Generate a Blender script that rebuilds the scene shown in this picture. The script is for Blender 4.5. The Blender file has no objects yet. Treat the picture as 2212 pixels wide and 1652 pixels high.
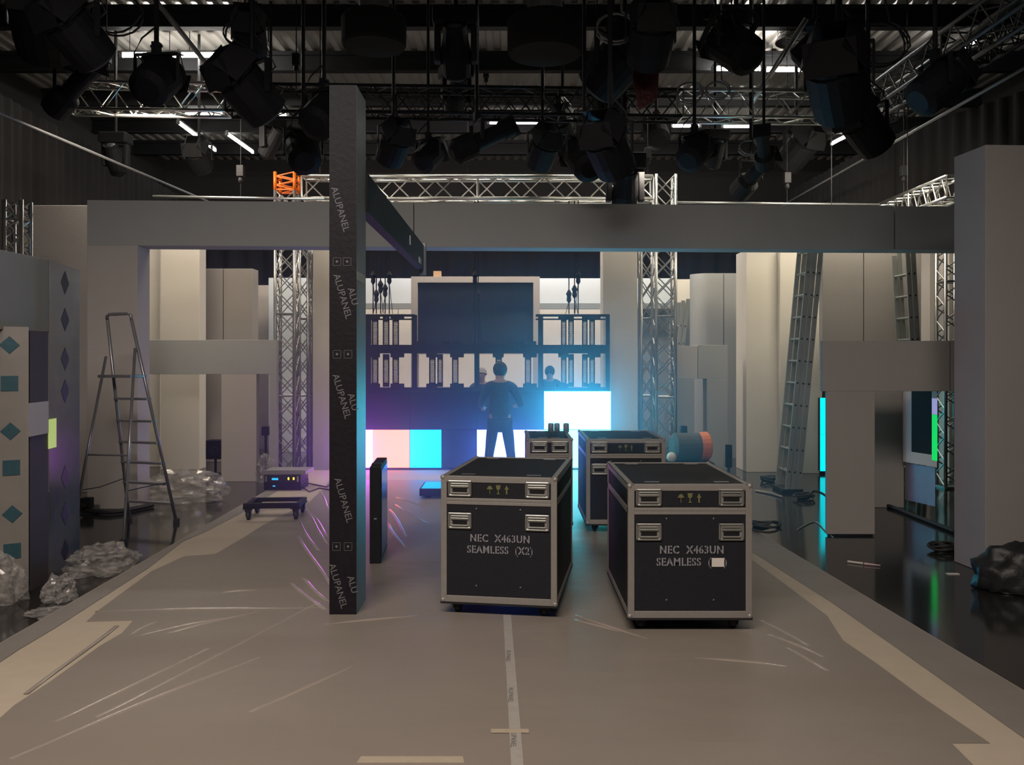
import bpy, bmesh, math, random
from mathutils import Vector, Matrix, Euler
PI = math.pi
random.seed(7)
C = bpy.context.scene.collection
sc = bpy.context.scene

# ------------------------------------------------------------------ camera, world, lights
F, CX, HY, EYE = 1850.0, 1106.0, 776.0, 1.65
FL = -0.15                                    # studio floor, the deck top is z = 0
cam = bpy.data.cameras.new('camera'); cam.sensor_width = 36; cam.lens = F / 2212 * 36
cam.shift_y = -50 / 2212; cam.clip_end = 200
camo = bpy.data.objects.new('camera', cam); C.objects.link(camo)
camo.location = (0, 0, EYE); camo.rotation_euler = (PI / 2, 0, 0); sc.camera = camo
w = bpy.data.worlds.new('world'); sc.world = w; w.use_nodes = True
w.node_tree.nodes['Background'].inputs[0].default_value = (.75, .8, 1, 1)
w.node_tree.nodes['Background'].inputs[1].default_value = 0.022
sc.view_settings.view_transform = 'Standard'; sc.view_settings.look = 'None'
sc.view_settings.exposure = 0.0; sc.view_settings.gamma = 1; sc.view_settings.use_curve_mapping = False

def light(name, kind, loc, aim, power, col, size=(1, 1), spot=60, blend=.5, spread=180):
    l = bpy.data.lights.new(name, kind); l.energy = power; l.color = col
    if kind == 'AREA': l.shape = 'RECTANGLE'; l.size, l.size_y = size; l.spread = math.radians(spread)
    elif kind == 'SPOT': l.spot_size = math.radians(spot); l.spot_blend = blend; l.shadow_soft_size = size[0]
    o = bpy.data.objects.new(name, l); C.objects.link(o); o.location = loc
    o.rotation_euler = (Vector(aim) - Vector(loc)).to_track_quat('-Z', 'Y').to_euler()
    return o
WARM = (1, .80, .60)
light('front_fill', 'AREA', (-1.6, -.6, 6.4), (-1.0, 4.0, 0), 215, (1, .86, .74), (6, 1.0), spread=95)  # unseen fill lights, added to brighten the deck and the set fronts
light('front_fill', 'AREA', (-2.2, 2.6, 4.3), (-4.6, 10.5, 1.4), 15, (1, .92, .90), (1.2, .5), spread=75)
light('front_fill', 'AREA', (2.2, 1.8, 4.3), (4.6, 9.5, 1.2), 8, (1, .94, .90), (1.2, .5), spread=80)
light('front_fill', 'AREA', (0, 2.6, 4.2), (.4, 10.5, 1.6), 7, (1, .96, .95), (1.2, .5), spread=70)
light('gallery_fill', 'AREA', (-4.6, 11.6, 4.9), (-5.4, 14.6, 1.2), 104, (1, .88, .72), (1.6, .6))  # added fills behind the beam for the pillars and back walls, no fixtures
light('gallery_fill', 'AREA', (4.9, 11.9, 4.6), (4.6, 14.6, 1.0), 86, (1, .90, .72), (1.8, .6))
light('gallery_fill', 'AREA', (1.8, 11.7, 4.2), (1.9, 13.4, 1.6), 27, (1, .88, .72), (.8, .3))
light('gallery_fill', 'AREA', (-2.4, 11.7, 4.2), (-2.7, 13.4, 1.6), 10, (1, .88, .72), (.8, .3))
light('gallery_fill', 'AREA', (0, 14.4, 5.2), (0, 16.6, 2.2), 250, (1, .90, .86), (4.5, .5))
light('gallery_fill', 'AREA', (-4.3, 15.4, 5.2), (-4.6, 18.2, 1.5), 45, (.98, .90, .88), (1.6, .5))
light('gallery_fill', 'AREA', (3.4, 15.2, 5.2), (3.6, 17.8, 1.5), 60, (1, .96, .80), (1.6, .5))
light('truss_fill', 'AREA', (.2, 12.8, 5.6), (0.2, 12.7, 4.2), 45, (1, .95, .78), (5, .15), spread=100)  # unseen light added above the goal post truss to brighten it

def X(px, d): return (px - CX) / F * d
def Z(py, d): return EYE + (HY - py) / F * d
def P(px, py, d): return Vector((X(px, d), d, Z(py, d)))
def DF(py, z=FL): return F * (EYE - z) / (py - HY)      # depth where the ground shows at that height

# ------------------------------------------------------------------ materials
_m = {}
def mat(name, col, rough=.6, metal=0.0, var=.12, nscale=6.0, bump=0.0, bscale=40.0, emis=0.0, coat=0.0, stretch=None, spec=.5):
    if name in _m: return _m[name]
    m = bpy.data.materials.new(name); m.use_nodes = True; nt = m.node_tree; b = nt.nodes['Principled BSDF']
    b.inputs['Roughness'].default_value = rough; b.inputs['Metallic'].default_value = metal
    b.inputs['Coat Weight'].default_value = coat; b.inputs['Specular IOR Level'].default_value = spec
    tc = nt.nodes.new('ShaderNodeTexCoord'); mp = nt.nodes.new('ShaderNodeMapping'); nt.links.new(tc.outputs['Object'], mp.inputs[0])
    if stretch: mp.inputs['Scale'].default_value = stretch[:3]; mp.inputs['Rotation'].default_value = (0, 0, stretch[3])
    n = nt.nodes.new('ShaderNodeTexNoise'); n.inputs['Scale'].default_value = nscale; n.inputs['Detail'].default_value = 5
    nt.links.new(mp.outputs[0], n.inputs['Vector'])
    r = nt.nodes.new('ShaderNodeMix'); r.data_type = 'RGBA'
    r.inputs[6].default_value = (*[max(0, c * (1 - var)) for c in col], 1)
    r.inputs[7].default_value = (*[min(1, c * (1 + var)) for c in col], 1)
    nt.links.new(n.outputs['Fac'], r.inputs[0]); nt.links.new(r.outputs[2], b.inputs['Base Color'])
    if bump:
        n2 = nt.nodes.new('ShaderNodeTexNoise'); n2.inputs['Scale'].default_value = bscale; n2.inputs['Detail'].default_value = 3
        nt.links.new(mp.outputs[0], n2.inputs['Vector'])
        bp = nt.nodes.new('ShaderNodeBump'); bp.inputs['Strength'].default_value = bump; bp.inputs['Distance'].default_value = .02
        nt.links.new(n2.outputs['Fac'], bp.inputs['Height']); nt.links.new(bp.outputs[0], b.inputs['Normal'])
    if emis:
        nt.links.new(r.outputs[2], b.inputs['Emission Color']); b.inputs['Emission Strength'].default_value = emis
    _m[name] = m; return m
FLAT = mat('painted_flat', (.47, .43, .40), .75, var=.05, nscale=3, bump=.05)
FLATM = mat('painted_flat_tan', (.31, .285, .265), .75, var=.05, nscale=3, bump=.05)
FLATG = mat('painted_flat_grey', (.36, .365, .36), .75, var=.05, nscale=3, bump=.05)
FLATW = mat('painted_flat_white', (.66, .62, .56), .7, var=.05, nscale=2, bump=.05)
FLATB = mat('painted_flat_blue', (.60, .66, .72), .7, var=.05, nscale=2)
FLATD = mat('painted_flat_dim', (.25, .27, .27), .7, var=.05, nscale=2)
DECK = mat('bare_deck', (.43, .37, .295), .7, var=.08, nscale=9, bump=.05)
FILM = mat('protective_film', (.225, .195, .170),   .46, var=.05, nscale=1.6, bump=.4, bscale=2.2, stretch=(1, 1.7, 1, .42))
FILM2 = mat('protective_film_edge', (.21, .19, .175), .5, var=.12, nscale=3, bump=.25, bscale=7)
TAPE = mat('paper_tape', (.33, .31, .29), .5, var=.15, nscale=30)
TAPE2 = mat('masking_tape', (.38, .32, .25), .6, var=.1, nscale=30)
INK = mat('printing_ink', (.06, .055, .05), .6)
BLK = mat('matt_black', (.009, .009, .011), .65, var=.3, spec=.25)
BLKM = mat('black_steel', (.014, .014, .016), .6, var=.2, spec=.3)
DRAPE = mat('black_drape', (.011, .0095, .010), .95, var=.3, nscale=2)
ALU = mat('aluminium', (.62, .60, .56), .3, metal=.9, var=.08, nscale=20)
ALUT = mat('truss_aluminium', (.70, .69, .66), .28, metal=.95, var=.08, nscale=20)
ALUD = mat('dull_aluminium', (.30, .30, .30), .5, metal=.6, var=.1, nscale=12)
STEEL = mat('zinc_steel', (.5, .5, .5), .35, metal=.9, var=.1)
CASEP = mat('case_laminate', (.014, .015, .020), .6, var=.25, nscale=60, bump=.15, bscale=180, spec=.2)
CASEE = mat('case_extrusion', (.29, .275, .26), .5, metal=.45, var=.12, nscale=30)
HAND = mat('handle_steel', (.40, .41, .39), .34, metal=.9, var=.1, nscale=30)
STEN = mat('stencil_paint', (.22, .22, .25), .8, var=.2, nscale=80)
YELL = mat('yellow_print', (.13, .13, .05), .7, var=.2, nscale=80)
PAPER = mat('paper', (.6, .56, .52), .8, var=.05)
RUB = mat('rubber', (.02, .02, .02), .7)
GLOSSF = mat('polished_floor', (.018, .017, .016), .11, var=.25, nscale=1.5, bump=.012, bscale=4, spec=.6)
RED = mat('red_gel', (.09, .008, .006), .4, var=.3, bump=.4, bscale=20)
ORG = mat('orange_cover', (.75, .16, .03), .6, var=.2, bump=.3, bscale=12)
FILMB = mat('black_protective_film', (.009, .008, .012), .55, var=.35, nscale=25, bump=.12, bscale=30, spec=.2)
SILV = mat('satin_aluminium', (.20, .21, .23), .45, metal=.6, var=.06)
SCRN = mat('dark_screen', (.008, .010, .018), .18, var=.2)
SKIN = mat('skin', (.45, .27, .19), .55, var=.06)
HAIR = mat('dark_hair', (.018, .014, .012), .7, var=.3, bump=.5, bscale=60)
SHIRT = mat('navy_shirt', (.03, .035, .06), .85, var=.15, bump=.2, bscale=30)
JEANS = mat('dark_jeans', (.03, .035, .055), .85, var=.2)
DUCT = mat('duct_metal', (.7, .7, .7), .25, metal=1, var=.05, nscale=20, bump=.1, bscale=30)
ROOF = mat('roof_sheet', (.40, .38, .35), .35, metal=.25, var=.15, nscale=2)
CONC = mat('dark_wall_paint', (.028, .026, .026), .9, var=.3, nscale=.6)
def emit(name, col, s): return mat(name, col, .5, var=.0, emis=s)
TUBE = emit('tube_glow', (1, .97, .9), 14); TUBEB = emit('bright_tube_glow', (1, .96, .88), 115)
PEACH = emit('screen_peach', (1.0, .25, .18), 2.9); CYAN = emit('screen_cyan', (.0, .30, 1.0), 5)
WHT = emit('screen_white', (.07, .68, 1.0), 17.0); WHTV = emit('screen_violet_white', (.60, .11, 1.0), 12.0); WHTB = emit('screen_blue_white', (.13, .20, 1.0), 13)
CYW = emit('screen_pale_cyan', (.11, .95, 1.0), 8.0); GRN = emit('screen_green', (.0, .55, .07), 1.0)
LBL = emit('screen_lilac', (.35, .33, .60), .7); BLED = emit('blue_display', (.02, .35, .7), 1.6); YLED = emit('amber_lamp', (1, .5, .02), 4)
YGR = emit('reflection_lime', (.42, .55, .12), .7); CYS = emit('strip_cyan', (.0, .85, 1.0), 1.6)  # the lime glow imitates a reflection on the gate panel
def film_clear():
    m = bpy.data.materials.new('clear_film'); m.use_nodes = True; nt = m.node_tree; b = nt.nodes['Principled BSDF']
    b.inputs['Base Color'].default_value = (.42, .40, .38, 1); b.inputs['Roughness'].default_value = .14; b.inputs['Specular IOR Level'].default_value = .9
    n = nt.nodes.new('ShaderNodeTexNoise'); n.inputs['Scale'].default_value = 9; n.inputs['Detail'].default_value = 6
    rp = nt.nodes.new('ShaderNodeMapRange'); rp.inputs[1].default_value = .35; rp.inputs[2].default_value = .7; rp.inputs[3].default_value = .08; rp.inputs[4].default_value = .6
    nt.links.new(n.outputs['Fac'], rp.inputs[0]); nt.links.new(rp.outputs[0], b.inputs['Alpha'])
    bp = nt.nodes.new('ShaderNodeBump'); bp.inputs['Strength'].default_value = .9; nt.links.new(n.outputs['Fac'], bp.inputs['Height']); nt.links.new(bp.outputs[0], b.inputs['Normal'])
    return m
CLEAR = film_clear()

# ------------------------------------------------------------------ mesh building
class MB:
    def __init__(s): s.v = []; s.f = []
    def add(s, vs, fs):
        k = len(s.v); s.v += [tuple(v) for v in vs]; s.f += [tuple(i + k for i in f) for f in fs]; return s
    def box(s, x0, x1, y0, y1, z0, z1, M=None):
        vs = [Vector((x, y, z)) for z in (z0, z1) for y in (y0, y1) for x in (x0, x1)]
        if M: vs = [M @ v for v in vs]
        return s.add(vs, [(0, 2, 3, 1), (4, 5, 7, 6), (0, 1, 5, 4), (2, 6, 7, 3), (0, 4, 6, 2), (1, 3, 7, 5)])
    def tube(s, a, b, r, n=8, r2=None):
        a, b = Vector(a), Vector(b); d = b - a
        if d.length < 1e-6: return s
        q = d.to_track_quat('Z', 'Y'); r2 = r if r2 is None else r2
        vs = []
        for p, rr in ((a, r), (b, r2)):
            for i in range(n):
                t = 2 * PI * (i + .5) / n; vs.append(p + q @ Vector((rr * math.cos(t), rr * math.sin(t), 0)))
        fs = [(i, (i + 1) % n, n + (i + 1) % n, n + i) for i in range(n)] + [tuple(range(n - 1, -1, -1)), tuple(range(n, 2 * n))]
        return s.add(vs, fs)
    def path(s, pts, r, n=6):
        pts = [Vector(p) for p in pts]; k = len(s.v); m = len(pts)
        for i, p in enumerate(pts):
            t = (pts[min(i + 1, m - 1)] - pts[max(i - 1, 0)]).normalized(); q = t.to_track_quat('Z', 'Y')
            for j in range(n):
                a = 2 * PI * j / n; s.v.append(tuple(p + q @ Vector((r * math.cos(a), r * math.sin(a), 0))))
        for i in range(m - 1):
            for j in range(n):
                a = k + i * n; s.f.append((a + j, a + (j + 1) % n, a + n + (j + 1) % n, a + n + j))
        s.f.append(tuple(k + j for j in range(n - 1, -1, -1))); s.f.append(tuple(k + (m - 1) * n + j for j in range(n)))
        return s
    def lathe(s, prof, n=20, M=None, cap=True):
        k = len(s.v)
        for r, z in prof:
            for i in range(n):
                a = 2 * PI * i / n; v = Vector((r * math.cos(a), r * math.sin(a), z)); s.v.append(tuple(M @ v if M else v))
        for j in range(len(prof) - 1):
            for i in range(n):
                a = k + j * n; s.f.append((a + i, a + (i + 1) % n, a + n + (i + 1) % n, a + n + i))
        if cap: s.f.append(tuple(k + i for i in range(n - 1, -1, -1))); s.f.append(tuple(k + (len(prof) - 1) * n + i for i in range(n)))
        return s
    def prism(s, poly, z0, z1, M=None):                 # polygon in x,y extruded in z
        n = len(poly); vs = [Vector((x, y, z)) for z in (z0, z1) for x, y in poly]
        if M: vs = [M @ v for v in vs]
        return s.add(vs, [tuple(range(n - 1, -1, -1)), tuple(range(n, 2 * n))] + [(i, (i + 1) % n, n + (i + 1) % n, n + i) for i in range(n)])
    def ball(s, c, r, n=12, sc_=(1, 1, 1)):
        M = Matrix.Translation(Vector(c)) @ Matrix.Diagonal((*sc_, 1))
        return s.lathe([(r * math.sin(PI * (j + .02) / (n / 2 + .04)), -r * math.cos(PI * (j + .02) / (n / 2 + .04))) for j in range(n // 2 + 1)], n, M)
    def build(s, name, m, parent=None, smooth=False, bevel=0.0, loc=None):
        me = bpy.data.meshes.new(name); me.from_pydata(s.v, [], s.f)
        bm = bmesh.new(); bm.from_mesh(me); bmesh.ops.recalc_face_normals(bm, faces=bm.faces); bm.to_mesh(me); bm.free()
        if smooth: me.shade_smooth()
        me.materials.append(m); o = bpy.data.objects.new(name, me); C.objects.link(o)
        if parent: o.parent = parent
        if loc: o.location = loc
        if bevel:
            b = o.modifiers.new('bevel', 'BEVEL'); b.width = bevel; b.segments = 2; b.limit_method = 'ANGLE'
        return o
def tag(o, label, cat, group=None, kind=None):
    o['label'] = label; o['category'] = cat
    if group: o['group'] = group
    if kind: o['kind'] = kind
    return o
def thing(name, label, cat, loc=(0, 0, 0), rz=0, group=None):
    o = bpy.data.objects.new(name, None); C.objects.link(o); o.location = loc; o.rotation_euler = (0, 0, rz)
    o.empty_display_size = .1
    return tag(o, label, cat, group)
def struct(name, mb, m, **k):
    o = mb.build(name, m, **k); o['kind'] = 'structure'; return o
def copy_tree(o, parent=None):
    c = o.copy(); C.objects.link(c); c.parent = parent
    for ch in list(o.children): copy_tree(ch, c)
    return c
def text(s, size, name, m, parent, loc, rot, ext=.0008, align='CENTER', bold=0.0, space=1.0):
    cu = bpy.data.curves.new(name, 'FONT'); cu.body = s; cu.size = size; cu.extrude = ext; cu.align_x = align; cu.align_y = 'CENTER'
    cu.offset = bold; cu.space_character = space; cu.resolution_u = 3
    tmp = bpy.data.objects.new('tmp', cu); C.objects.link(tmp); bpy.context.view_layer.update()
    me = bpy.data.meshes.new_from_object(tmp.evaluated_get(bpy.context.evaluated_depsgraph_get())); me.materials.clear(); me.materials.append(m)
    bpy.data.objects.remove(tmp); me.name = name
    o = bpy.data.objects.new(name, me); C.objects.link(o); o.parent = parent
    o.location = loc; o.rotation_euler = rot; return o

# ------------------------------------------------------------------ the studio shell
struct('floor', MB().box(-9.5, 9.5, -2, 24, FL - .1, FL), GLOSSF)
struct('wall_back', MB().box(-9.5, 9.5, 23, 23.2, FL, 7.4), CONC)
struct('wall_left', MB().box(-9.5, -9.3, -2, 23, FL, 7.4), CONC)
struct('wall_right', MB().box(9.3, 9.5, -2, 23, FL, 7.4), CONC)
struct('wall_front', MB().box(-9.3, 9.3, -2, -1.8, FL, 7.4), CONC)
# corrugated roof
mb = MB(); pr = [(0, 0), (.09, 0), (.12, .05), (.21, .05), (.24, 0)]
xs = []; x = -9.3
while x < 9.3:
    for dx, dz in pr[:-1]: xs.append((x + dx, 7.0 + dz))
    x += .24
k = len(xs); vs = [(x, y, z) for y in (-1.8, 23) for x, z in xs] + [(x, y, z + .03) for y in (-1.8, 23) for x, z in xs]
mb.add(vs, [(i, i + 1, k + i + 1, k + i) for i in range(k - 1)] + [(2 * k + i, 3 * k + i, 3 * k + i + 1, 2 * k + i + 1) for i in range(k - 1)])
struct('ceiling', mb, ROOF)
for y in (9.0, 10.9, 12.9, 14.85, 16.9, 18.9, 20.9):
    struct('trim_1', MB().box(-9.3, 9.3, y, y + .16, 6.93, 6.998).box(-9.3, 9.3, y + .06, y + .10, 6.70, 6.93).box(-9.3, 9.3, y, y + .16, 6.66, 6.70), BLKM)

# raised deck the cases stand on
def LX(d): return -2.888 - .0188 * d
def RX(d): return 2.769 - .0506 * d
y0, y1 = .6, 12.75
tag(MB().prism([(LX(y0), y0), (RX(y0), y0), (RX(y1), y1), (LX(y1), y1)], FL + .001, 0).build('stage_deck', DECK), 'long low pale stage deck running from the foreground to the video wall', 'stage deck')
def fpx(px, py): d = DF(py, 0); return (X(px, d), d)
lin = [(0, 1552), (30, 1525), (110, 1472), (217, 1395), (264, 1368), (288, 1340), (187, 1343), (214, 1318), (328, 1234), (398, 1202), (465, 1197), (522, 1164), (569, 1134), (669, 1084), (702, 1053), (712, 1036)]
rin = [(1400, 1040), (1470, 1090), (1632, 1215), (1787, 1331), (1821, 1384), (1894, 1434), (1994, 1508), (2138, 1606), (2055, 1606), (2101, 1652)]
low = [(-1.75, 2.4), (-1.2, .7), (1.3, .7), (1.95, 2.8)]
pts = [fpx(*p) for p in lin][::-1] + low[:0]
poly = [fpx(*p) for p in lin][::-1] + [(-2.28, 3.25), (-1.8, .7), (1.35, .7)] + [fpx(*p) for p in rin][::-1]
fs_ = tag(MB().prism(poly, .001, .004).build('film_sheet', FILM), 'wide wrinkled brownish protective film taped over the middle of the deck', 'protective sheet')
FOLD = mat('film_fold', (.30, .26, .23), .22, var=.1, coat=.3)
s_ = MB()
for (ax, ay), (bx, by) in (((635,1110),(690,1190)),((650,1090),(712,1175)),((645,1150),(708,1265)),((690,1062),(711,1100)),((630,1260),(700,1318)),((655,1250),(708,1300)),((672,1110),(709,1160)),((838,1130),(872,1182)),((840,1100),(880,1160)),((852,1090),(920,1130)),((855,1075),(930,1100)),((205,1322),(690,1312)),((120,1560),(450,1402)),((360,1368),(560,1322)),((280,1372),(335,1344)),((60,1500),(250,1352)),((200,1550),(700,1300)),((300,1372),(520,1330)),((480,1280),(560,1275)),((540,1540),(760,1440)),((20,1640),(560,1420)),((1640,1340),(1750,1395)),((1660,1370),(1780,1420)),((1700,1400),(1790,1450)),((700,1350),(900,1330)),((1240,1340),(1340,1365)),((1240,1330),(1400,1380)),((1500,1420),(1700,1440))):
    a0, b0 = fpx(ax, ay), fpx(bx, by); n_ = 12; pp_ = []
    nx, ny = -(b0[1] - a0[1]), b0[0] - a0[0]; ln = math.hypot(nx, ny); nx, ny = nx / ln, ny / ln; ph = random.random() * 6
    for i in range(n_ + 1):
        u = i / n_; w_ = .02 * math.sin(PI * u * 1.3 + ph) * ln * .5; pp_.append((a0[0] + (b0[0] - a0[0]) * u + nx * w_, a0[1] + (b0[1] - a0[1]) * u + ny * w_, math.sin(PI * u)))
    k = len(s_.v)
    for x_, y_, q in pp_: s_.v += [(x_ - nx * .013, y_ - ny * .013, .0042), (x_, y_, .0043 + .009 * q), (x_ + nx * .013, y_ + ny * .013, .0042)]
    for i in range(n_):
        for j in (0, 1): c_ = k + 3 * i + j; s_.f.append((c_, c_ + 1, c_ + 4, c_ + 3))
s_.build('wrinkles', FOLD, fs_, smooth=True)
lo = [(0, 1431), (37, 1406), (124, 1354), (321, 1227), (395, 1170), (448, 1147), (519, 1110), (600, 1060)]
poly = [fpx(*p) for p in lo] + [(LX(10.9) + .01, 10.9), (LX(2) + .01, 2.0), (LX(2) + .35, 2.0)]
tag(MB().prism(poly, .001, .004).build('film_strip', FILM2), 'narrow grey film strip along the left edge of the deck', 'protective sheet')
ro = [(2212, 1595), (1928, 1394), (1794, 1300), (1632, 1197), (1580, 1166)]
poly = [(RX(2) - .35, 2.0), (RX(2) - .01, 2.0), (RX(8.4) - .01, 8.4)] + [fpx(*p) for p in ro][::-1]
tag(MB().prism(poly, .001, .004).build('film_strip', FILM2), 'narrow grey film strip along the right edge of the deck', 'protective sheet')
t = thing('floor_tape', 'long printed pale tape running down the middle of the deck film', 'tape')
a = [fpx(1087, 1330), fpx(1104, 1330), fpx(1131, 1652), fpx(1104, 1652)]
ex = lambda p, q, y: p[0] + (q[0] - p[0]) * (y - p[1]) / (q[1] - p[1])
MB().prism([a[0], a[1], (ex(a[1], a[2], 1.2), 1.2), (ex(a[0], a[3], 1.2), 1.2)], .0045, .0065).build('tape', TAPE, t)
for i, (y, s) in enumerate(((4.75, 'ALUPANEL'), (4.2, 'ALUPANEL'), (3.72, 'ALUPANEL'))):
    xx = ex(a[0], a[3], y) + .016
    text(s, .034, 'printed_lettering', INK, t, (xx, y, .0066), (0, 0, -PI / 2 - .02), .0003, space=1.15)
a = [fpx(1060, 1578), fpx(1142, 1578), fpx(1143, 1586), fpx(1061, 1586)]
tag(MB().prism(a, .007, .0085).build('floor_tape', TAPE2), 'short crosswise piece of masking tape over the long tape', 'tape')
a = [fpx(780, 1636), fpx(1000, 1636), fpx(1003, 1650), fpx(770, 1650)]
tag(MB().prism(a, .0045, .006).build('floor_tape', TAPE2), 'pale strip of masking tape at the bottom edge, nearest the camera', 'tape')

# ------------------------------------------------------------------ scenery
def flat(label, x0, x1, yt, d, t, m, seams=(), name='scenery_flat', cat='scenery flat', zt=None, z0=FL, bev=.006):
    z1 = Z(yt, d) if zt is None else zt
    xa, xb = X(x0, d), X(x1, d); cx = (xa + xb) / 2
    r = thing(name, label, cat, (cx, d, z0))
    edges = [xa] + [X(s, d) for s in seams] + [xb]
    for i in range(len(edges) - 1):
        g = .006 if seams else 0
        MB().box(edges[i] - cx + (g if i else 0), edges[i + 1] - cx - (g if i < len(edges) - 2 else 0), 0, t, 0.001, z1 - z0).build('panel', m, r, bevel=bev)
    return r
def pillar(label, *a, **k): return flat(label, *a, name='scenery_pillar', cat='pillar', **k)

flat('pinkish grey flat at far left behind the tile patterned gate', 40, 192, 443, 11.6, .2, FLAT)
# big portal: left column with the long header beam
t = thing('portal_frame', 'large grey portal of left column and long header beam crossing the whole set', 'set portal', (X(188, 10.3), 10.3, FL))
ox, oy = X(188, 10.3), 10.3
MB().box(0, X(297, 10.3) - ox, 0, .35, .001, 3.02 - FL).build('column', FLAT, t, bevel=.005)
def BD(px):                                   # depth of the beam front under that pixel
    a = .0405; k = (px - CX) / F; return (10.3 - a * ox) / (1 - a * k)
def beam_seg(p0, p1, name, zb=3.02, zt=3.565, off=0.0, m=FLATG):
    d0, d1 = BD(p0) + off, BD(p1) + off; x0, x1 = X(p0, d0) - ox, X(p1, d1) - ox
    return MB().prism([(x0, d0 - oy), (x1, d1 - oy), (x1, d1 - oy + .35), (x0, d0 - oy + .35)], zb - FL, zt - FL).build(name, m, t, bevel=.004)
beam_seg(188, 893, 'beam'); beam_seg(894.5, 1931, 'beam'); beam_seg(1934, 2120, 'beam')
# low portal, left back
t = thing('low_portal', 'low grey portal with wide lintel behind the stepladder', 'set portal', (X(478, 12.6), 12.6, FL)); o_ = X(478, 12.6)
MB().box(X(285, 12.6) - o_, X(597, 12.6) - o_, 0, .14, Z(808, 12.6) - FL, Z(734, 12.6) - FL).build('lintel', FLATG, t, bevel=.004)
MB().box(0, X(554, 12.6) - o_, 0, .14, .001, Z(808, 12.6) - FL).build('column', FLAT, t, bevel=.004)
MB().box(X(582, 12.6) - o_, X(597, 12.6) - o_, 0, .14, .001, Z(808, 12.6) - FL).build('column', FLATG, t, bevel=.004)
# low portal, right front
t = thing('low_portal', 'low dark grey portal beside the tall foreground pillar at right', 'set portal', (X(1787, 8.72), 8.72, FL)); o_ = X(1787, 8.72)
MB().box(X(1777, 8.72) - o_, X(2052, 8.72) - o_, 0, .07, Z(845, 8.72) - FL, Z(736, 8.72) - FL).build('lintel', FLATM, t, bevel=.004)
MB().box(X(2054, 8.72) - o_, X(2090, 8.72) - o_, 0, .07, Z(845, 8.72) - FL, Z(736, 8.72) - FL).build('lintel', FLATM, t, bevel=.004)
MB().box(0, X(1890, 8.72) - o_, 0, .06, .02, Z(845, 8.72) - FL).build('column', FLATM, t, bevel=.004)
MB().box(.02, X(1890, 8.72) - o_ - .02, .005, .055, .001, .02).build('plinth', BLK, t)
# low portal, right back
t = thing('low_portal', 'small grey low portal in front of the curved flat', 'set portal', (X(1452, 13.6), 13.6, FL)); o_ = X(1452, 13.6)
MB().box(0, X(1507, 13.6) - o_, 0, .3, Z(818, 13.6) - FL, Z(747, 13.6) - FL).build('lintel', FLAT, t, bevel=.004)
MB().box(X(1508, 13.6) - o_, X(1572, 13.6) - o_, 0, .3, Z(818, 13.6) - FL, Z(745, 13.6) - FL).build('lintel', FLATG, t, bevel=.004)
MB().box(X(1527, 13.6) - o_, X(1572, 13.6) - o_, 0, .3, .001, Z(818, 13.6) - FL).build('column', FLATG, t, bevel=.004)
MB().box(0, X(1500, 13.6) - o_, 0, .3, .001, Z(818, 13.6) - FL).build('column', FLATG, t, bevel=.004)

flat('brightly lit cream flat at the left edge of the portal opening', 270, 346, 500, 14.3, .2, FLATW)
pillar('brightly lit cream pillar seen through the left portal opening', 347, 431, 500, 13.95, .30, FLATW)
pillar('beige flat pair with a dark seam, right of the cream pillar', 445, 546, 580, 15.0, .33, FLATM, seams=(482,))
flat('dim pinkish flat between the seamed pair and the truss tower', 546, 584, 616, 17.2, .1, FLAT)
flat('pale blue grey flat behind the left truss tower', 580, 676, 600, 16.6, .2, FLATB)
pillar('tall beige pillar right beside the left truss towers', 676, 745, 524, 13.3, .45, FLATW)
pillar('tall beige pillar at the right end of the video wall', 1303, 1377, 524, 13.3, .45, FLATW)
# centre back
t = thing('scenery_wall', 'blue grey header wall high behind the video wall', 'scenery wall', (0, 15.9, FL))
for a_, b_ in ((700, 1455),):
    MB().box(X(a_, 15.9), X(b_, 15.9), 0, .15, Z(655, 15.9) - FL, Z(601, 15.9) - FL).build('header', FLATB, t, bevel=.004)
    MB().box(X(a_, 15.9), X(b_, 15.9), -.03, .12, Z(667, 15.9) - FL, Z(655, 15.9) - FL - .002).build('rail', FLATD, t)
for a_ in (704, 1448): MB().box(X(a_, 15.9), X(a_ + 8, 15.9), .02, .12, .001, Z(667, 15.9) - FL).build('post', FLATD, t)
flat('long warm white wall far behind the video wall frames', 640, 1540, 640, 18.2, .2, FLATW, seams=(860, 1160))
# big dark screen in its surround
t = thing('screen_wall', 'large dark screen in a pale surround standing behind the video wall', 'screen wall', (X(1027, 15.0), 15.0, FL)); o_ = X(1027, 15)
xa, xb, xc, xd = [X(p, 15.0) - o_ for p in (888, 902, 1152, 1166)]; za, zb, zc, zd = [Z(p, 15.0) - FL for p in (1000, 747, 610, 597)]
s_ = MB(); s_.box(xa, xb, 0, .2, .001, zd); s_.box(xc, xd, 0, .2, .001, zd); s_.box(xb, xc, 0, .2, zc, zd); s_.box(xb, xc, 0, .2, Z(765, 15) - FL, zb)
s_.build('surround', FLAT, t)
MB().box(xb, xc, .04, .1, zb, zc).build('screen', SCRN, t)
tag(MB().box(X(936, 15), X(952, 15), 15.02, 15.14, zd + FL + .001, Z(585, 15)).build('wooden_block', mat('raw_wood', (.62, .40, .22), .7)), 'small orange wooden block on top of the large screen surround', 'wooden block')
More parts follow.
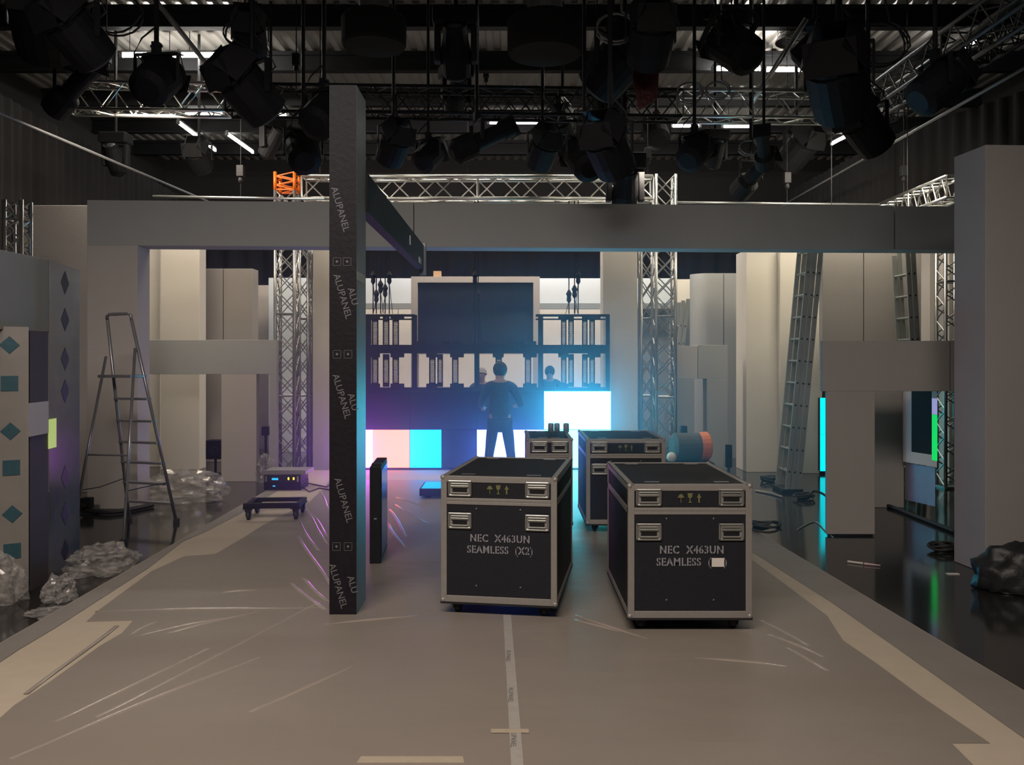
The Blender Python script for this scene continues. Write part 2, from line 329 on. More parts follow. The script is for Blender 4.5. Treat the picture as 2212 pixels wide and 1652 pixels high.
# right back
flat('white flat behind the right truss towers', 1380, 1500, 603, 17.0, .15, FLATW)
flat('dim grey green flat under the white one behind the right truss towers', 1374, 1500, 653, 16.2, .15, FLATD)
t = thing('curved_flat', 'pale curved flat with rounded left edge right of the truss towers', 'scenery flat', (X(1497, 15.6), 15.6, FL))
r_ = .28; pl = [(r_ - r_ * math.cos(a), r_ - r_ * math.sin(a)) for a in [PI / 2 * i / 10 for i in range(11)]]
wd = X(1600, 15.6) - X(1497, 15.6)
pl = pl + [(X(1563, 15.6) - X(1497, 15.6), 0), (wd, 0), (wd, .12), (r_, .12), (.12, r_)]
MB().prism(pl, .001, Z(590, 15.6) - FL).build('panel', FLATG, t)
MB().box(X(1563, 15.6) - X(1497, 15.6) - .004, X(1563, 15.6) - X(1497, 15.6) + .004, -.003, .01, .02, Z(592, 15.6) - FL).build('seam', BLK, t)
pillar('tall cream pillar with a bright left side below the header beam', 1612, 1680, 539, 13.65, .62, FLATW)
pillar('tall cream pillar right of a dark gap, behind the extension ladder', 1685, 1776, 539, 13.5, .5, FLATW)
hf = flat('wide dim beige flat hanging above the right low portal', 1777, 1990, 520, 12.4, .15, FLATM, seams=(1866,), z0=Z(800, 12.4))
for px in (1800, 1965): MB().tube((X(px, 12.4) - hf.location.x, .07, 1.8), (X(px, 12.4) - hf.location.x, .07, 6.99 - hf.location.z), .006, 6).build('suspension_wire', BLK, hf)
pillar('pale narrow pillar far right behind the wrapped trusses', 2008, 2042, 520, 13.6, .3, FLAT)
pillar('pinkish narrow pillar next to the tall foreground pillar', 2050, 2085, 520, 12.6, .3, FLAT)
pillar('grey pillar behind the low portal opening at right', 1885, 1953, 800, 10.4, .5, FLAT)
# tall foreground pillar right
t = thing('scenery_pillar', 'tallest grey pillar standing in the right foreground', 'pillar', (X(2129, 7.18), 7.18, FL)); o_ = (X(2129, 7.18), 7.18)
def rel(px, d): return (X(px, d) - o_[0], d - o_[1])
MB().prism([(0, 0), (2.2, .12), (2.2, 1.2), (.75, 1.2), rel(2061, 7.62)], .001, 3.45 - FL).build('shaft', mat('pillar_paint', (.31, .285, .27), .75, var=.05, nscale=3), t, bevel=.006)
# left foreground gate with tile pattern
d0 = 6.6
t = thing('tile_gate', 'foreground gate with grey lintel and blue diamond patterned posts', 'set portal', (X(62, d0), d0, FL)); o_ = (X(62, d0), d0)
s_ = MB(); s_.prism([rel(-260, 5.3), rel(105, 7.1), rel(105, 7.35), rel(-260, 5.7)], Z(712, 7.1) - FL - .02, Z(560, 7.1) - FL); s_.build('lintel', mat('gate_paint', (.23, .235, .23), .7, var=.05), t, bevel=.005)
s_ = MB(); s_.prism([rel(64, 6.62), rel(104, 6.95), rel(104, 7.2), rel(60, 6.8)], .001, Z(712, 7.1) - FL - .025); s_.build('leg', mat('brown_leg_paint', (.085, .072, .066), .7), t)
tile = mat('white_tile_print', (.19, .175, .16), .45, var=.15, nscale=8)
teal = mat('teal_print', (.025, .07, .09), .4, var=.3, nscale=30)
s_ = MB(); s_.prism([rel(-30, 6.45), rel(62, 6.6), rel(60, 6.75), rel(-32, 6.6)], .001, Z(706, 6.6) - FL); s_.build('patterned_post', tile, t)
def motif(cx, cy, r, dia):
    a_, b_ = rel(-30, 6.45), rel(62, 6.6); u_ = (cx + 30) / 92; sx_, sy_ = a_[0] + (b_[0] - a_[0]) * u_, a_[1] + (b_[1] - a_[1]) * u_; d = sy_ + o_[1]; p = []
    for i in range(4):
        a = i * PI / 2 + (0 if dia else PI / 4); p.append((r * math.cos(a) * (1 if dia else 1.2), r * math.sin(a) * (1 if dia else 1.2)))
    M = Matrix.Translation((sx_, sy_ - .002, Z(cy, d) - FL)) @ Matrix.Rotation(math.atan2(b_[1] - a_[1], b_[0] - a_[0]), 4, 'Z') @ Matrix.Rotation(PI / 2, 4, 'X')
    MB().prism(p, 0, .003, M).build('printed_motif', teal, t)
for cx, cy, dd in ((20, 745, 1), (20, 828, 0), (22, 931, 1), (24, 1010, 0), (26, 1110, 1), (26, 1190, 0)): motif(cx, cy, .068, dd)
MB().prism([rel(62, 6.58), rel(105, 6.93), rel(105, 6.95), rel(62, 6.6)], Z(938, 6.8) - FL, Z(868, 6.8) - FL).build('patch', FLATW, t)
gl = mat('gloss_blue_panel', (.09, .12, .17), .14, var=.3, nscale=4)
s_ = MB(); s_.prism([rel(106, 7.0), rel(172, 7.75), rel(172, 7.9), rel(106, 7.12)], .001, Z(562, 7.0) - FL); s_.build('glossy_panel', gl, t)
gm = mat('dark_motif_print', (.008, .012, .03), .5)
for i, cy in enumerate((610, 690, 775, 845, 1110, 1190, 1030)):
    a_, b_ = rel(106, 7.0), rel(172, 7.75); d = 7.35; M = Matrix.Translation(((a_[0] + b_[0]) / 2, (a_[1] + b_[1]) / 2 - .003, Z(cy, d) - FL)) @ Matrix.Rotation(math.atan2(b_[1] - a_[1], b_[0] - a_[0]), 4, 'Z') @ Matrix.Rotation(PI / 2, 4, 'X')
    MB().prism([(.1, 0), (0, .1), (-.1, 0), (0, -.1)], 0, .003, M).build('printed_motif', gm, t)
s_ = MB(); s_.prism([rel(104, 6.93), rel(122, 7.1), rel(122, 7.12), rel(104, 6.95)], Z(968, 7) - FL, Z(905, 7) - FL); s_.build('painted_reflection', YGR, t)  # added glowing plate standing in for a reflection in the glossy panel

# ------------------------------------------------------------------ wrapped pole and its beam
t = thing('wrapped_post', 'tall black film wrapped post standing on the deck with printed lettering', 'post', (-1.09, 5.53, 0))
MB().box(-.087, .087, 0, .345, .002, 3.42).build('shaft', SILV, t, bevel=.002)
MB().box(-.089, .086, -.003, -.0005, .003, 3.42).build('protective_film', FILMB, t)
prt = mat('grey_print', (.13, .13, .14), .6)
for px, py, s in ((735, 452, 'ALUPANEL'), (740, 640, 'ALUPANEL'), (738, 856, 'ALUPANEL'), (742, 1080, 'ALUPANEL'), (730, 1265, 'ALUPANEL')):
    text(s, .062, 'printed_lettering', prt, t, (X(px, 5.53) + 1.09, -.0035, Z(py, 5.53)), (PI / 2, math.radians(74), 0), .0003)
for px, py in ((764, 640), (764, 868), (763, 1262)):
    text('ALU', .062, 'printed_lettering', prt, t, (X(px, 5.53) + 1.085, -.0035, Z(py, 5.53)), (PI / 2, math.radians(74), 0), .0003)
for px, py in ((728, 565), (750, 565), (728, 765), (752, 765), (727, 1180), (752, 1180)):
    s_ = MB(); cx, cz = X(px, 5.53) + 1.09, Z(py, 5.53); h = .026
    for q in ((-h, h, h - .002, h), (-h, h, -h, -h + .002), (-h, -h + .002, -h, h), (h - .002, h, -h, h)): s_.box(cx + q[0], cx + q[1], -.0036, -.003, cz + q[2], cz + q[3])
    s_.ball((cx, -.0034, cz), .008, 8, (1, .1, 1)); s_.build('printed_symbol', prt, t)
MB().box(.0872, .0885, .02, .30, Z(612, 5.8), Z(594, 5.8)).build('sticker', PAPER, t)
# beam running back from the post
t = thing('overhead_beam', 'dark horizontal beam running back from the top of the wrapped post', 'beam', (-1.04, 5.9, 2.66))
MB().box(-.03, .05, -.02, 3.7, 0.0, .27).build('profile', BLK, t, bevel=.003)
MB().box(.0, .07, 3.72, 3.80, -.06, .30).build('end_bracket', SILV, t, bevel=.003)
MB().tube((.052, 2.4, .1), (.052, 2.4, .19), .012).box(.05, .056, 3.2, 3.4, .02, .08).build('fitting', STEEL, t)

# ------------------------------------------------------------------ trusses
def truss(label, p0, p1, s, name='box_truss', m=None, bay=.5, r=.024, base=False, group=None, mode='W', h=None):
    m = m or ALUT; p0, p1 = Vector(p0), Vector(p1); L = (p1 - p0).length; d = (p1 - p0).normalized(); h = h or s
    o = thing(name, label, 'truss', p0, 0, group)
    up = Vector((0, 0, 1)) if abs(d.z) < .9 else Vector((0, 1, 0))
    sd = d.cross(up).normalized(); up = sd.cross(d).normalized()
    cs = [sd * (a * s / 2) + up * (b * h / 2) for a, b in ((-1, -1), (1, -1), (1, 1), (-1, 1))]
    for c in cs: MB().tube(c, c + d * L, r, 10).build('chord', m, o, smooth=True)
    n = max(1, round(L / bay)); b = L / n; la = MB()
    for f in range(4):
        a_, c_ = cs[f], cs[(f + 1) % 4]
        for i in range(n):
            q0, q1 = d * (i * b), d * ((i + 1) * b)
            if mode == 'X': la.tube(a_ + q0, c_ + q1, r * .38, 5); la.tube(c_ + q0, a_ + q1, r * .38, 5)
            elif mode == 'W': mm = d * ((i + .5) * b); la.tube(a_ + q0, c_ + mm, r * .4, 6); la.tube(c_ + mm, a_ + q1, r * .4, 6)
        for k_ in range(0, n + 1, 4): la.tube(a_ + d * min(L, k_ * b), c_ + d * min(L, k_ * b), r * .55, 6)
    la.build('lacing', m, o)
    if base:
        MB().box(-s * .6, s * .6, -s * .6, s * .6, -.019, 0).build('base_plate', ALUD, o)
    return o
tz = Z(403, 12.75)
truss('bright silver goal post truss spanning above the video wall', (X(650, 12.75), 12.95, tz), (X(1412, 12.75), 12.95, tz), .30, bay=.66, h=.33, r=.027)
tower_m = mat('tower_aluminium', (.42, .42, .42), .34, metal=.85, var=.1, nscale=20)
truss('left truss tower carrying the end of the goal post truss', (X(619, 12.9), 12.95, FL + .02), (X(619, 12.9), 12.95, Z(413, 12.9)), .29, 'truss_tower', tower_m, .3, base=True, mode='X')
truss('second lattice tower between left truss tower and beige pillar', (X(654, 13.5), 13.5, FL + .02), (X(654, 13.5), 13.5, 3.5), .22, 'truss_tower', tower_m, .3, base=True, mode='X')
truss('right truss tower carrying the end of the goal post truss', (X(1436, 12.9), 12.95, FL + .02), (X(1436, 12.9), 12.95, tz + .2), .29, 'truss_tower', tower_m, .3, base=True, mode='X')
truss('second lattice tower between the video wall pillar and right tower', (X(1397, 13.5), 13.5, FL + .02), (X(1397, 13.5), 13.5, 3.5), .20, 'truss_tower', tower_m, .3, base=True, mode='X')
truss('top lattice piece of the left truss tower, orange light painted on', (X(619, 12.9), 12.95, Z(412, 12.9)), (X(619, 12.9), 12.95, Z(374, 12.9)), .29, 'truss_section', mat('orange_light_tint', (.85, .17, .01), .4, var=.15), .14, mode='W', r=.026)  # orange light falling on the tower top is put into the colour
za = 5.156
truss('left silver piece of the long lighting truss, below the brightest tube', (X(150, 11.5), 11.5, za), (X(492, 11.6), 11.6, za), .32, bay=.55, h=.36)
truss('middle piece of the long lighting truss, coloured black for shade', (X(494, 11.6), 11.6, za), (X(1468, 11.86), 11.86, za), .32, bay=.55, h=.36, m=BLKM)  # black colour stands in for shade between the tube lights
truss('right silver piece of the long lighting truss with a pipe on top', (X(1470, 11.86), 11.86, za), (X(1850, 11.97), 11.97, za), .32, bay=.55, h=.36)
truss('lighting truss running in depth along the right side', (4.95, 11.7, za), (5.0, 7.0, za), .32, bay=.55, m=mat('dark_aluminium', (.13, .13, .13), .5, metal=.6))  # darker base colour than the silver trusses
truss('dark truss in front of the tube lights at upper right', (6.65, 15.4, 6.05), (6.65, 10.2, 6.05), .34, bay=.4, m=BLKM, r=.03)
truss('small truss rising behind the header beam at far right', (6.19, 14.2, 4.05), (6.19, 11.9, 4.05), .3, bay=.3)
t_ = truss('short bright lattice tower behind the tile patterned gate', (X(38, 9.2), 9.2, FL + .02), (X(38, 9.2), 9.2, 3.35), .18, 'truss_tower', ALUT, .2, base=True)
truss('plastic wrapped truss tower right of the wide beige flat', (X(2022, 12.4), 12.0, FL + .02), (X(2022, 12.4), 12.0, 3.45), .26, 'truss_tower', tower_m, .35, base=True)
truss('dark lighting truss in the middle below the ceiling drums', (X(780, 15.2), 15.2, Z(225, 15.2)), (X(1330, 15.2), 15.2, Z(225, 15.2)), .34, bay=.5, m=BLKM)
# hangers for horizontal trusses
def rig(label, p, ztop, m=BLKM, r=.008):
    p = Vector(p); o = thing('rigging_cable', label, 'rigging cable', p)
    MB().tube((0, 0, 0), (0, 0, ztop - p.z), r, 6).build('cable', m, o)
    MB().box(-.05, .05, -.05, .05, .3, .46).lathe([(.03, .22), (.04, .25), (.03, .3)], 8).build('hoist', m, o, bevel=.006)
for i, (lb, px) in enumerate((('left of the goal post truss', 690), ('in the middle of the goal post truss', 1010), ('right of the goal post truss', 1400))):
    rig('black rigging hoist ' + lb, (X(px, 12.9), 12.95, tz + .16), 6.66)
for lb, px in (('far left', 230), ('left of middle', 640), ('right of middle', 1290), ('far right', 1760)):
    d = 11.5 + .47 * (px - 150) / 1700
    rig('black rigging hoist on the long lighting truss, ' + lb, (X(px, d), d, za + .18), 6.98)
for px in (2005,):
    rig('rigging hoist of the truss behind the header beam at far right', (6.04, 13.2, 4.17), 6.98)
for lb, p in (('upper right dark truss', (6.65, 13.2, 6.22)), ('right side depth truss', (4.98, 9, za + .16)), ('middle dark truss', (X(1050, 15.2), 15.2, Z(225, 15.2) + .17))):
    rig('rigging hoist holding the ' + lb, p, 6.98)

# pipes
def pipe(label, a, b, r=.025, m=None):
    a, b = Vector(a), Vector(b); o = tag(MB().tube((0, 0, 0), b - a, r, 10).build('scaffold_pipe', m or ALUD, loc=a, smooth=True), label, 'pipe'); return o
pipe('bright pipe along the top right curtain rail', (5.9, 21, 5.0), (5.9, 6.5, 5.0), .022, ALUD)
pipe('dull pipe running in depth at upper left', (-5.6, 20, 4.7), (-6.6, 7.5, 4.7), .02)
pipe('diagonal silver pole rising from the lighting truss to upper right', P(1622, 226, 11.9), P(1742, 40, 11.4), .035, ALUT)
pipe('diagonal silver pole from the ceiling down to upper left truss', P(462, 158, 11.7) + (P(350, 18, 11.4) - P(462, 158, 11.7)) * 1.78, P(462, 158, 11.7), .035, ALUD)
pipe('silver pipe lying on top of the lighting truss at right', (X(1500, 11.9), 11.86, za + .245), (X(1718, 11.9), 11.95, za + .245), .03, ALUT)
pipe('thin dark pipe right behind the header beam at left', P(330, 424, 12.3), P(700, 430, 12.3), .018, STEEL)
pipe('thin dark pipe right behind the header beam at right', P(1458, 437, 12.9), P(1900, 442, 12.9), .018, STEEL)

rig('thin rigging line of the pipe behind the header beam at left', P(520, 427, 12.3), 6.98, r=.005)
rig('thin rigging line of the pipe behind the header beam at right', P(1700, 439, 12.9), 6.98, r=.005)
# ------------------------------------------------------------------ ceiling tube lights
def tubelight(label, a, b, tm=None):
    a, b = Vector(a), Vector(b); o = thing('ceiling_tube_light', label, 'ceiling light', (a + b) / 2, math.atan2(b.y - a.y, b.x - a.x))
    L = (b - a).length / 2
    MB().box(-L, L, -.025, .025, .045, .08).build('housing', ALUD, o)
    for s in (-1, 1): MB().box(s * L - .025, s * L + .025, -.03, .03, -.035, .045).build('end_cap', ALUD, o)
    MB().tube((-L + .03, 0, 0), (L - .03, 0, 0), .028, 10).build('tube', tm or TUBE, o, smooth=True)
    for s in (-.7, .7): MB().tube((s * L, 0, .09), (s * L, 0, 6.995 - a.z), .006, 5).build('suspension_rod', BLKM, o)
def tl(label, x0, x1, y, z=6.6, tm=None):
    d = (z - EYE) * F / (HY - y); tubelight(label, (X(x0, d), d, z), (X(x1, d), d, z), tm)
tl('longest bright tube light at upper left under the lit roof sheet', 262, 385, 120, tm=TUBEB)
tl('bright tube light at upper left, right half of the long pair', 390, 522, 120, tm=TUBEB)
tl('bright tube light at upper right, left one of its pair', 1540, 1645, 149, tm=TUBEB)
tl('bright tube light at upper right, right one of its pair', 1652, 1762, 151, tm=TUBEB)
tl('small far tube light left, beside the orange clip', 398, 484, 248)
tl('small far tube light left, second from the left in its row', 545, 622, 250)
tl('far tube light near the middle of the ceiling', 1055, 1180, 265)
tl('short far tube light just right of the middle', 1450, 1512, 272)
tl('far tube light at right in the back row', 1560, 1652, 273)
tubelight('left wall tube light running in depth, nearer the wall', (-6.98, 17.9, 6.6), (-7.03, 20.3, 6.6))
tubelight('left wall tube light running in depth, farther from the wall', (-6.26, 18.8, 6.6), (-6.2, 20.5, 6.6))
tubelight('right wall tube light running in depth behind the truss corner', (7.59, 17.6, 6.6), (7.35, 19.7, 6.6))
tubelight('right wall tube light glowing through the dark truss', (7.2, 13.2, 6.6), (7.2, 15.6, 6.6))

# ------------------------------------------------------------------ stage lanterns (hang from telescopic poles)
def fresnel():
    o = thing('stage_lantern', 'x', 'stage light'); 
    MB().box(-.03, .03, -.03, .03, -.09, 0).tube((-.05, 0, -.03), (.05, 0, -.03), .012).build('clamp', BLKM, o)
    y = MB(); y.prism([(-.19, -.33), (-.18, -.33), (-.18, -.105), (.18, -.105), (.18, -.33), (.19, -.33), (.19, -.09), (-.19, -.09)], -.02, .02, Matrix.Rotation(PI / 2, 4, 'X')); y.build('yoke', BLKM, o)
    M = Matrix.Translation((0, 0, -.32)) @ Matrix.Rotation(math.radians(52), 4, 'X')
    MB().lathe([(.10, -.20), (.16, -.17), (.17, -.05), (.17, .14), (.155, .15), (.155, .165), (.175, .17), (.175, .19)], 18, M).build('housing', BLK, o, smooth=False)
    MB().lathe([(.145, .17), (.10, .19), (.01, .198)], 16, M).build('lens', mat('lens_glass', (.05, .06, .07), .08), o, smooth=True)
    for i in range(4):
        Mi = M @ Matrix.Rotation(i * PI / 2, 4, 'Z') @ Matrix.Translation((0, -.175, .19)) @ Matrix.Rotation(math.radians(-28), 4, 'X')
        MB().prism([(-.13, 0), (.13, 0), (.18, .004), (-.18, .004)], 0, .001, Mi).box(-.14, .14, -.002, .002, 0, .19, Mi).build('barn_door', BLKM, o)
    MB().path([(.05, .05, -.2), (.14, .1, -.12), (.1, .05, .02), (.02, 0, .12)], .008).build('cable', RUB, o)
    return o
def profile():
    o = thing('stage_lantern', 'x', 'stage light')
    MB().box(-.03, .03, -.03, .03, -.09, 0).build('clamp', BLKM, o)
    y = MB(); y.prism([(-.15, -.3), (-.14, -.3), (-.14, -.105), (.14, -.105), (.14, -.3), (.15, -.3), (.15, -.09), (-.15, -.09)], -.02, .02, Matrix.Rotation(PI / 2, 4, 'X')); y.build('yoke', BLKM, o)
    M = Matrix.Translation((0, 0, -.3)) @ Matrix.Rotation(math.radians(62), 4, 'X')
    MB().lathe([(.06, -.30), (.13, -.26), (.13, -.06), (.085, -.02), (.085, .30), (.10, .31), (.10, .42)], 16, M).build('housing', BLK, o)
    MB().lathe([(.075, .40), (.04, .415), (.005, .42)], 14, M).build('lens', mat('lens_glass', (.05, .06, .07), .08), o, smooth=True)
    MB().box(-.11, .11, -.11, .11, .425, .435, M).build('colour_frame', BLKM, o)
    return o
def drum():
    o = thing('space_light', 'x', 'stage light')
    MB().lathe([(.20, -.22), (.38, -.26), (.42, -.30), (.42, -.62), (.40, -.66)], 28).build('skirt', DRAPE, o)
    MB().lathe([(.06, -.02), (.2, -.05), (.2, -.22)], 20).build('head', ALUD, o)
    MB().lathe([(.385, -.659), (.39, -.65)], 28).build('diffuser', mat('dark_silk', (.02, .02, .022), .8), o)
    return o
def mover():
    o = thing('moving_head', 'x', 'stage light')
    MB().box(-.18, .18, -.13, .13, -.14, 0).build('base', BLK, o, bevel=.02)
    MB().prism([(-.17, -.42), (-.12, -.42), (-.12, -.165), (.12, -.165), (.12, -.42), (.17, -.42), (.17, -.141), (-.17, -.141)], -.05, .05, Matrix.Rotation(PI / 2, 4, 'X')).build('yoke', BLKM, o, bevel=.01)
    M = Matrix.Translation((0, 0, -.36)) @ Matrix.Rotation(math.radians(40), 4, 'X')
    MB().lathe([(.05, -.2), (.11, -.16), (.12, .02), (.09, .2), (.095, .24)], 16, M).build('head', BLK, o)
    MB().lathe([(.085, .235), (.03, .25), (.004, .252)], 14, M).build('lens', mat('lens_glass', (.05, .06, .07), .08), o, smooth=True)
    return o
hm = MB().tube((0, 0, 0), (0, 0, 1), .018, 8)
protos = {'f': fresnel(), 'p': profile(), 'd': drum(), 'm': mover()}
hang = {}
for k_, o in protos.items():
    h = MB().tube((0, 0, 0), (0, 0, 1), .02 if k_ != 'd' else .012, 8).build('hanging_pole', BLKM, o); 
# kind, px, py of body centre, depth, scale, yaw(deg), where it hangs
LST = [
 ('f', 95, 55, 9.2, 1.9, 20, 'big black lantern at the very top left corner'),
 ('f', 175, 85, 9.8, 1.6, -30, 'black lantern left of the bright roof patch'),
 ('f', 338, 175, 9.6, 1.35, 175, 'black lantern hanging in front of the long tube light at left'),
 ('f', 540, 85, 9.8, 1.1, 10, 'black lantern with cables right of the bright roof patch'),
 ('f', 545, 205, 9.3, 1.5, -40, 'large black lantern beside the red gel on the left truss'),
 ('f', 640, 140, 10.2, 1.4, 30, 'black lantern just left of the left ceiling drum'),
 ('m', 585, 295, 12.8, 1.1, 60, 'black moving head below the small far tube light at left'),
 ('f', 655, 330, 11.0, 1.3, 200, 'black lantern above the left truss tower'),
 ('f', 700, 250, 10.4, 1.4, 160, 'black lantern left of the wrapped post'),
 ('d', 808, 62, 9.6, .86, 0, 'left black ceiling drum light'),
 ('d', 1177, 72, 9.6, 1.0, 0, 'right and larger black ceiling drum light'),
 ('f', 850, 320, 10.6, 1.1, 30, 'black lantern right of the wrapped post above the header beam'),
 ('f', 925, 338, 11.2, 1.0, 150, 'black lantern second right of the wrapped post'),
 ('p', 1030, 308, 11.0, 1.3, 115, 'long black profile lantern tilted below the central tube light'),
 ('m', 985, 90, 10.2, 1.5, 0, 'black moving head between the two ceiling drums'),
 ('m', 985, 190, 12.6, 1.3, 20, 'black moving head under the gap between the ceiling drums'),
 ('f', 1172, 330, 11.4, 1.15, 20, 'black lantern under the right end of the central tube light'),
 ('f', 1215, 280, 12.8, 1.1, -20, 'small black lantern right of the central tube light'),
 ('f', 1262, 345, 10.9, 1.3, 200, 'black lantern over the orange lit part of the goal post truss'),
 ('f', 1318, 330, 10.2, 1.5, -30, 'large black lantern above the right part of the goal post truss'),
 ('m', 1350, 395, 10.8, 1.4, 0, 'black moving head in front of the goal post truss at right'),
 ('f', 1322, 150, 9.6, 1.6, 50, 'big dark lantern right of the right ceiling drum'),
 ('m', 1320, 225, 10.0, 1.4, 30, 'dark moving head below the big lantern right of the drum'),
 ('f', 1405, 90, 9.6, 1.5, 0, 'black lantern directly above the red gel'),
 ('f', 1418, 290, 12.6, 1.1, 180, 'black lantern by the short far tube light'),
 ('f', 1485, 95, 10.2, 1.3, 200, 'black lantern between the red gel and the upper right tubes'),
 ('f', 1500, 330, 11.6, 1.2, 140, 'black lantern under the far tube light at right'),
 ('m', 1545, 320, 12.4, 1.0, 10, 'black moving head under the far right tube light'),
 ('f', 1590, 105, 9.7, 1.4, -150, 'broad black lantern left of the upper right tube pair'),
 ('p', 1622, 385, 10.8, 1.1, 20, 'profile lantern with shiny yoke right above the header beam'),
 ('p', 1650, 330, 11.4, 1.0, -20, 'shiny profile lantern with looped cable at right'),
 ('f', 1760, 110, 9.9, 1.2, 60, 'black lantern right of the upper right tube pair'),
 ('f', 1812, 185, 9.3, 1.9, -30, 'huge dark lantern above the right truss corner'),
 ('f', 1720, 330, 12.4, 1.3, 30, 'dark lantern under the long truss at far right'),
 ('f', 1875, 285, 9.6, 1.3, -60, 'black lantern hanging by the depth tube light at right'),
 ('f', 1905, 120, 9.0, 1.7, 120, 'dark lantern left of the right depth truss'),
 ('f', 1990, 60, 8.6, 1.6, 60, 'dark lantern at the top right under the ceiling beam'),
 ('f', 2020, 190, 9.2, 1.3, 100, 'dark lantern on the right depth truss'),
 ('p', 150, 200, 10.4, 1.3, 60, 'dark profile lantern at the left end of the lighting truss'),
 ('f', 430, 345, 13.6, 1.1, 0, 'dark lantern below the left wall tube lights'),
 ('m', 250, 330, 13.4, 1.2, 0, 'dark moving head in front of the left back wall'),
]
used = set(); placed = []; skipped = []
RAD = {'f': .41, 'p': .38, 'd': .46, 'm': .34}
for kd, px, py, d, s, yaw, lb in LST:
    best = None
    for dd in [0, .5, -.5, 1, -1, 1.5, -1.5, 2, 2.3, 2.6, 2.9, 3.2, 3.5, 3.8, -2, 4.1, 4.5, 5, 5.5, 6]:
        d2 = d + dd
        if d2 < 7.6: continue
        s2 = s * d2 / d; c = P(px, py, d2); r2 = RAD[kd] * s2
        ok = all((c - q).length > r2 + rq for q, rq in placed)
        if 5.156 + .26 + r2 > c.z > 5.156 - .26 - r2 and abs(d2 - 11.72) < .32 + r2: ok = False
        if c.z + r2 > 6.6 or (c.z - r2 < 4.6 and abs(d2 - 12.95) < .2 + r2): ok = False
        if c.z - r2 < 3.62 and abs(d2 - 10.85) < .45 + r2 * .6: ok = False
        if abs(c.x - 4.97) < .18 + r2 and d2 < 11.9 and abs(c.z - 5.156) < .2 + r2: ok = False
        if ok: best = (d2, s2); break
    if not best: skipped.append(lb); continue
    d, s = best
    placed.append((P(px, py, d), RAD[kd] * s))
    src = protos[kd]; o = src if kd not in used else copy_tree(src); used.add(kd)
    cz = {'f': .32, 'p': .3, 'd': .42, 'm': .25}[kd] * s
    o.location = (X(px, d), d, Z(py, d) + cz); o.scale = (s, s, s); o.rotation_euler = (0, 0, math.radians(yaw))
    o['label'] = lb; o['group'] = {'f': 'hanging fresnel lanterns', 'p': 'hanging profile lanterns', 'd': 'ceiling drum lights', 'm': 'hanging moving heads'}[kd]
    for ch in o.children:
        if ch.name.startswith('hanging_pole'): ch.scale = (1, 1, max(.05, (6.995 - o.location.z) / s))
# red gels and cable loops
def crumple(name, label, cat, loc, size, m, seed, n=3, amp=.35, sub=4, group=None, smooth=False):
    rnd = random.Random(seed); bm = bmesh.new(); bmesh.ops.create_icosphere(bm, subdivisions=sub, radius=1)
    from mathutils import noise
    for v in bm.verts:
        p = v.co * 2.3 + Vector((seed * 3.1, 0, 0)); q = 1 + amp * noise.noise(p) + amp * .6 * abs(noise.noise(p * 2.7)) + amp * .35 * noise.noise(p * 6.1)
        v.co = Vector((v.co.x * size[0] * q, v.co.y * size[1] * q, max(v.co.z * size[2] * q, -size[2] * .35)))
    mz = min(v.co.z for v in bm.verts)
    for v in bm.verts: v.co.z -= mz
    me = bpy.data.meshes.new(name); bm.to_mesh(me); bm.free(); me.materials.append(m)
    if smooth: me.shade_smooth()
    o = bpy.data.objects.new(name, me); C.objects.link(o); o.location = loc; return tag(o, label, cat, group)
t = thing('gel_sheet', 'dark red gel sheet hanging between lanterns right of the drum', 'gel', P(1420, 135, 9.9))
s_ = MB()
for i in range(9):
    for j in range(3): pass
s_.prism([(-.30, .12), (.12, .12), (.02, -.10), (.0, -.42), (-.22, -.56), (-.28, -.2)], -.02, .0, Matrix.Rotation(PI / 2, 4, 'X')); s_.build('sheet', RED, t)
MB().tube((-.1, .01, .1), (-.1, .01, 6.99 - t.location.z), .006).build('cord', BLKM, t)
t = thing('gel_sheet', 'small orange red gel clipped on the left lighting truss', 'gel', P(458, 170, 11.3))
MB().prism([(-.06, -.07), (.18, -.02), (.22, .06), (-.05, .1)], -.015, 0, Matrix.Rotation(PI / 2, 4, 'X')).build('sheet', mat('orange_gel', (.6, .08, .02), .4), t)
MB().box(-.08, -.06, -.02, .22, -.16, .12).build('clip', STEEL, t)
for i, (px, py, d, r, lb) in enumerate(((1330, 60, 9.5, .22, 'right of the big drum'), (1590, 50, 9.6, .25, 'above the broad lantern'), (1490, 200, 11.4, .18, 'left on the right half of the lighting truss'), (1900, 95, 8.9, .3, 'at upper right'), (1550, 195, 11.6, .16, 'around the end of the silver pole'), (520, 70, 9.7, .2, 'beside the bright roof patch'), (1618, 318, 11.3, .13, 'on the shiny profile lantern'), (250, 30, 9.4, .3, 'at upper left'))):
    c = P(px, py, d); pts = []
    for k_ in range(40):
        a = k_ / 39 * 4.4 * PI; pts.append((r * math.cos(a) * (1 - .1 * (k_ % 5) / 5), .05 * math.sin(a * .37), r * .75 * math.sin(a)))
    pts.append((0.05, 0, r + .2)); pts.append((0.05, 0, 6.99 - c.z))
    tag(MB().path(pts, .011).build('cable_loop', RUB if i % 2 else ALUD, loc=c), 'looped cable hanging ' + lb, 'cable', 'looped cables in the ceiling')
# duct
t = thing('air_duct', 'shiny ribbed metal air duct at upper right', 'air duct', (X(1722, 13.3), 13.3, 6.58))
pr = [(.28, 0)]
for i in range(8): pr += [(.28, .05 * i + .01), (.3, .05 * i + .025), (.28, .05 * i + .04)]
MB().lathe(pr + [(.28, .415)], 28, cap=False).build('duct', DUCT, t, smooth=True)
MB().lathe([(.33, .0), (.33, .03), (.27, .03), (.27, 0)], 28, cap=False).build('flange', DUCT, t)

